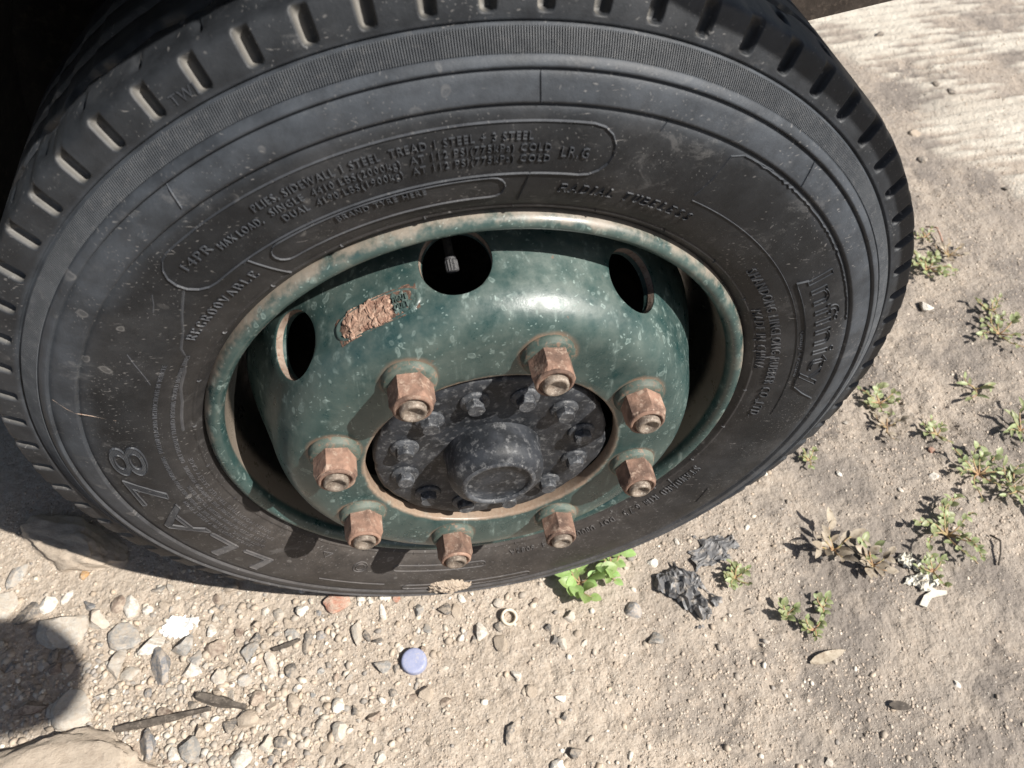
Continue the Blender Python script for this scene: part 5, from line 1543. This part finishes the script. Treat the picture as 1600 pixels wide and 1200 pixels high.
weed(905, 915, 0.030, 5, 0.024, 0.018, 4, 'leaf', 'bright green round-leaved weed at the foot of the tyre, left clump', 1, 0.022)
weed(955, 892, 0.028, 5, 0.021, 0.015, 4, 'leaf', 'bright green round-leaved weed at the foot of the tyre, right clump', 2, 0.026)
weed(1147, 906, 0.028, 6, 0.015, 0.0085, 5, 'leafdull', 'little yellow-green weed right of the crumpled black plastic', 3, 0.018)
weed(1228, 960, 0.020, 4, 0.018, 0.011, 3, 'leafdull', 'pale green seedling on the sand, left end of a low runner', 4, 0.015)
weed(1270, 985, 0.022, 4, 0.014, 0.008, 4, 'leafdull', 'yellowish weed tip below the pale green seedling', 5, 0.012)
weed(1283, 952, 0.018, 3, 0.017, 0.010, 3, 'leafdull', 'small weed sprig right of the pale green seedling', 6, 0.012)
weed(1300, 862, 0.045, 5, 0.034, 0.013, 3, 'leafdry', 'dried curled brown weed with pale leaves', 7, 0.035)
weed(1362, 885, 0.035, 5, 0.024, 0.013, 3, 'leafdry', 'half dried dusty weed right of the curled brown one', 8, 0.020)
weed(1352, 866, 0.022, 4, 0.022, 0.012, 2, 'leafdull', 'grey-green sprout between the dried weeds', 18, 0.02)
weed(1478, 838, 0.075, 9, 0.017, 0.010, 6, 'leafdull', 'dense dusty green sprawling weed above the white scraps', 9, 0.030)
weed(1455, 895, 0.035, 5, 0.014, 0.008, 4, 'leafdull', 'sprig of weed overhanging the torn white scrap', 19, 0.02)
weed(1525, 745, 0.070, 8, 0.018, 0.011, 5, 'leafdull', 'dusty straggling weed with round pale leaves, right of the tyre', 10, 0.025)
weed(1582, 770, 0.055, 5, 0.030, 0.009, 4, 'leafdull', 'narrow-leaved weed by a pale stalk at the right edge', 11, 0.03)
weed(1590, 678, 0.040, 5, 0.034, 0.008, 3, 'leafdull', 'narrow grassy tuft at the right edge', 12, 0.03)
weed(1372, 632, 0.045, 7, 0.017, 0.011, 4, 'leafdull', 'low green weed close to the tyre shoulder', 13, 0.018)
weed(1385, 668, 0.035, 5, 0.018, 0.010, 3, 'leafdry', 'dry tuft just below the low green weed', 14, 0.015)
weed(1447, 424, 0.060, 8, 0.018, 0.013, 5, 'leafdull', 'green bushy weed against the tyre at the right', 15, 0.030)
weed(1480, 402, 0.050, 6, 0.018, 0.009, 3, 'leafdry', 'dry brown weed above the green bushy one', 16, 0.02)
weed(1558, 525, 0.060, 7, 0.019, 0.010, 5, 'leafdull', 'dark green weed in the open dirt at the right, half way up', 17, 0.025)
weed(1548, 490, 0.040, 5, 0.017, 0.009, 3, 'leafdull', 'thin weed just above the dark green one', 20, 0.02)
weed(1520, 611, 0.035, 3, 0.034, 0.009, 2, 'leafdull', 'pair of long pale grass leaves on the dirt at the right', 21, 0.008)
weed(1462, 682, 0.040, 5, 0.016, 0.009, 3, 'leafdull', 'sparse weed left of the straggling one', 22, 0.015)
weed(1262, 722, 0.020, 4, 0.014, 0.008, 3, 'leafdull', 'tiny weed under the tyre shoulder', 23, 0.012)
weed(1445, 372, 0.030, 4, 0.016, 0.008, 3, 'leafdull', 'little green weed under the pink thread', 24, 0.012)
mb = MB(); mb.tube([on(1549, 786, .006), on(1580, 762, .018), on(1605, 742, .030)], 0.0016, 6)
tag(mb.build('grass_stalk', M['leafdry'], None, True), 'pale dry grass stalk leaning at the right edge', 'stalk')

# ------------------------------------------------------------------ the person taking the photograph, behind the camera
M['skin'] = m_mottle('brown_skin', (0.13, 0.070, 0.045), (0.16, 0.090, 0.060), (0.12, 0.062, 0.040), 40, 0.55, 0.2, 0.0006, rand=0)
M['cloth'] = m_mottle('navy_cotton', (0.020, 0.026, 0.045), (0.028, 0.034, 0.056), (0.036, 0.042, 0.064), 260, 0.9, 0.5, 0.001, rand=0)
M['denim'] = m_mottle('grey_trousers', (0.055, 0.055, 0.058), (0.070, 0.070, 0.072), (0.09, 0.09, 0.092), 260, 0.9, 0.5, 0.001, rand=0)
M['hair'] = m_mottle('black_hair', (0.008, 0.007, 0.007), (0.014, 0.012, 0.011), (0.020, 0.017, 0.015), 220, 0.7, 0.8, 0.002, rand=0)
RGT = Vector((ROT[0][0], ROT[1][0], ROT[2][0])); UP = Vector((ROT[0][1], ROT[1][1], ROT[2][1])); BK = Vector((ROT[0][2], ROT[1][2], ROT[2][2]))
FEET = Vector((-0.025, -0.79, ZG))
person = empty('person', FEET)
tag(person, 'person in navy shirt and grey trousers photographing the wheel', 'person')
PHC = CAM + BK * 0.034 + RGT * 0.045 - UP * 0.020 - FEET       # middle of the phone, relative to the feet
def skinned(name, chains, mat, parent, sub=2):
    """grow one surface along connected joints; chains are lists of (key, position, radius)"""
    V, Rd, E, idx = [], [], [], {}
    for ch in chains:
        prev = None
        for key, p, r in ch:
            if key not in idx:
                idx[key] = len(V); V.append(tuple(p)); Rd.append(r)
            if prev is not None: E.append((prev, idx[key]))
            prev = idx[key]
    me = bpy.data.meshes.new(name); me.from_pydata(V, E, []); me.update()
    o = bpy.data.objects.new(name, me); COL.objects.link(o)
    o.modifiers.new('skin', 'SKIN'); sm = o.modifiers.new('sub', 'SUBSURF'); sm.levels = sub; sm.render_levels = sub
    for sv, r in zip(me.skin_vertices[0].data, Rd): sv.radius = (r, r)
    me.skin_vertices[0].data[0].use_root = True
    dg = bpy.context.evaluated_depsgraph_get(); dg.update()
    m2 = bpy.data.meshes.new_from_object(o.evaluated_get(dg))
    bpy.data.objects.remove(o); m2.name = name
    m2.polygons.foreach_set('use_smooth', [True] * len(m2.polygons))
    return link(name, m2, M[mat], parent)
pel = Vector((0, 0, .93)); 
sh = {s_: Vector((s_ * .18, .02, 1.41)) for s_ in (-1, 1)}
wr = {s_: PHC + RGT * (s_ * .105) - UP * 0.055 + BK * 0.060 for s_ in (-1, 1)}
el = {1: Vector((.31, .17, 1.13)), -1: Vector((-.33, .15, 1.12))}
ch = [[('p', pel, .13), ('s', Vector((0, .0, 1.12)), .115), ('c', Vector((0, .01, 1.32)), .13), ('n0', Vector((0, .03, 1.46)), .062), ('n1', Vector((0, .06, 1.53)), .056), ('h0', Vector((0, .085, 1.59)), .078), ('h1', Vector((0, .10, 1.67)), .090), ('h2', Vector((0, .09, 1.735)), .066)],
      [('h0', None, 0), ('chin', Vector((0, .145, 1.575)), .034)], [('h1', None, 0), ('nose', Vector((0, .205, 1.645)), .014)]]
for s_ in (-1, 1):
    hip = Vector((s_ * .10, 0, .88)); kn = Vector((s_ * .12, .05, .49)); an = Vector((s_ * .12, .0, .09))
    ch.append([('p', None, 0), ('hip%d' % s_, hip, .095), ('kn%d' % s_, kn, .060), ('an%d' % s_, an, .042), ('toe%d' % s_, Vector((s_ * .13, .17, .035)), .034)])
    hd = (PHC + RGT * (s_ * .088) - UP * 0.045 + BK * 0.020)
    ch.append([('c', None, 0), ('sh%d' % s_, sh[s_], .062), ('el%d' % s_, el[s_], .043), ('wr%d' % s_, wr[s_], .028), ('hd%d' % s_, hd, .030)])
    for k in range(4):
        b0 = hd + UP * (0.010 + 0.018 * k) + RGT * (s_ * .004)
        ch.append([('hd%d' % s_, None, 0), ('f%d%d' % (s_, k), b0 - BK * 0.004 + RGT * s_ * .006, .0105), ('g%d%d' % (s_, k), b0 - BK * 0.016 - RGT * s_ * .010, .0088), ('e%d%d' % (s_, k), b0 - BK * 0.012 - RGT * s_ * (.026 + .004 * (k % 2)), .0072)] if not (s_ == -1 and k > 1) else
                  [('hd%d' % s_, None, 0), ('f%d%d' % (s_, k), b0 + BK * 0.010 + RGT * s_ * .008, .0105), ('g%d%d' % (s_, k), b0 + BK * 0.022 + RGT * s_ * .004, .0088), ('e%d%d' % (s_, k), b0 + BK * 0.028 - RGT * s_ * .014, .0072)])
    ch.append([('hd%d' % s_, None, 0), ('t0%d' % s_, hd + BK * 0.024 - RGT * s_ * .010, .0115), ('t1%d' % s_, hd + BK * 0.022 - RGT * s_ * .030 + UP * .014, .0095)])
known = {}
for c in ch:
    for k, p, r in c:
        if p is not None: known[k] = (p, r)
ch = [[(k, *known[k]) for k, p, r in c] for c in ch]
body = skinned('body', ch, 'skin', person)
shirt = [[('p', Vector((0, 0, .90)), .145), ('s', Vector((0, 0, 1.12)), .135), ('c', Vector((0, .01, 1.32)), .148), ('n', Vector((0, .03, 1.455)), .072)]]
for s_ in (-1, 1): shirt.append([('c', Vector((0, .01, 1.32)), .148), ('sh%d' % s_, sh[s_], .078), ('el%d' % s_, el[s_], .066), ('cu%d' % s_, el[s_].lerp(wr[s_], .75), .052)])
skinned('shirt', shirt, 'cloth', person)
tro = [[('p', pel, .142), ('hip', Vector((0, 0, .90)), .142)]]
for s_ in (-1, 1): tro.append([('p', pel, .142), ('h%d' % s_, Vector((s_ * .10, 0, .86)), .108), ('k%d' % s_, Vector((s_ * .12, .05, .49)), .076), ('a%d' % s_, Vector((s_ * .12, .0, .10)), .062)])
skinned('trousers', tro, 'denim', person)
skinned('hair', [[('a', Vector((0, .055, 1.66)), .085), ('b', Vector((0, .075, 1.735)), .078)]], 'hair', person)
for s_ in (-1, 1):
    e = skinned('ear', [[('a', Vector((s_ * .088, .09, 1.63)), .014), ('b', Vector((s_ * .094, .085, 1.665)), .017)]], 'skin', person, 1)
# the phone in the hands
mb = MB()
pv = []
for dz in (0.0, 0.008):
    for sx, sy in ((-.078, -.036), (.078, -.036), (.078, .036), (-.078, .036)):
        pv.append(FEET + PHC + RGT * sx + UP * sy + BK * dz)
mb.add(pv, [(0, 1, 2, 3), (7, 6, 5, 4), (0, 4, 5, 1), (1, 5, 6, 2), (2, 6, 7, 3), (3, 7, 4, 0)])
tag(mb.build('phone', M['dark'], None), 'dark mobile phone held level by the person', 'phone')
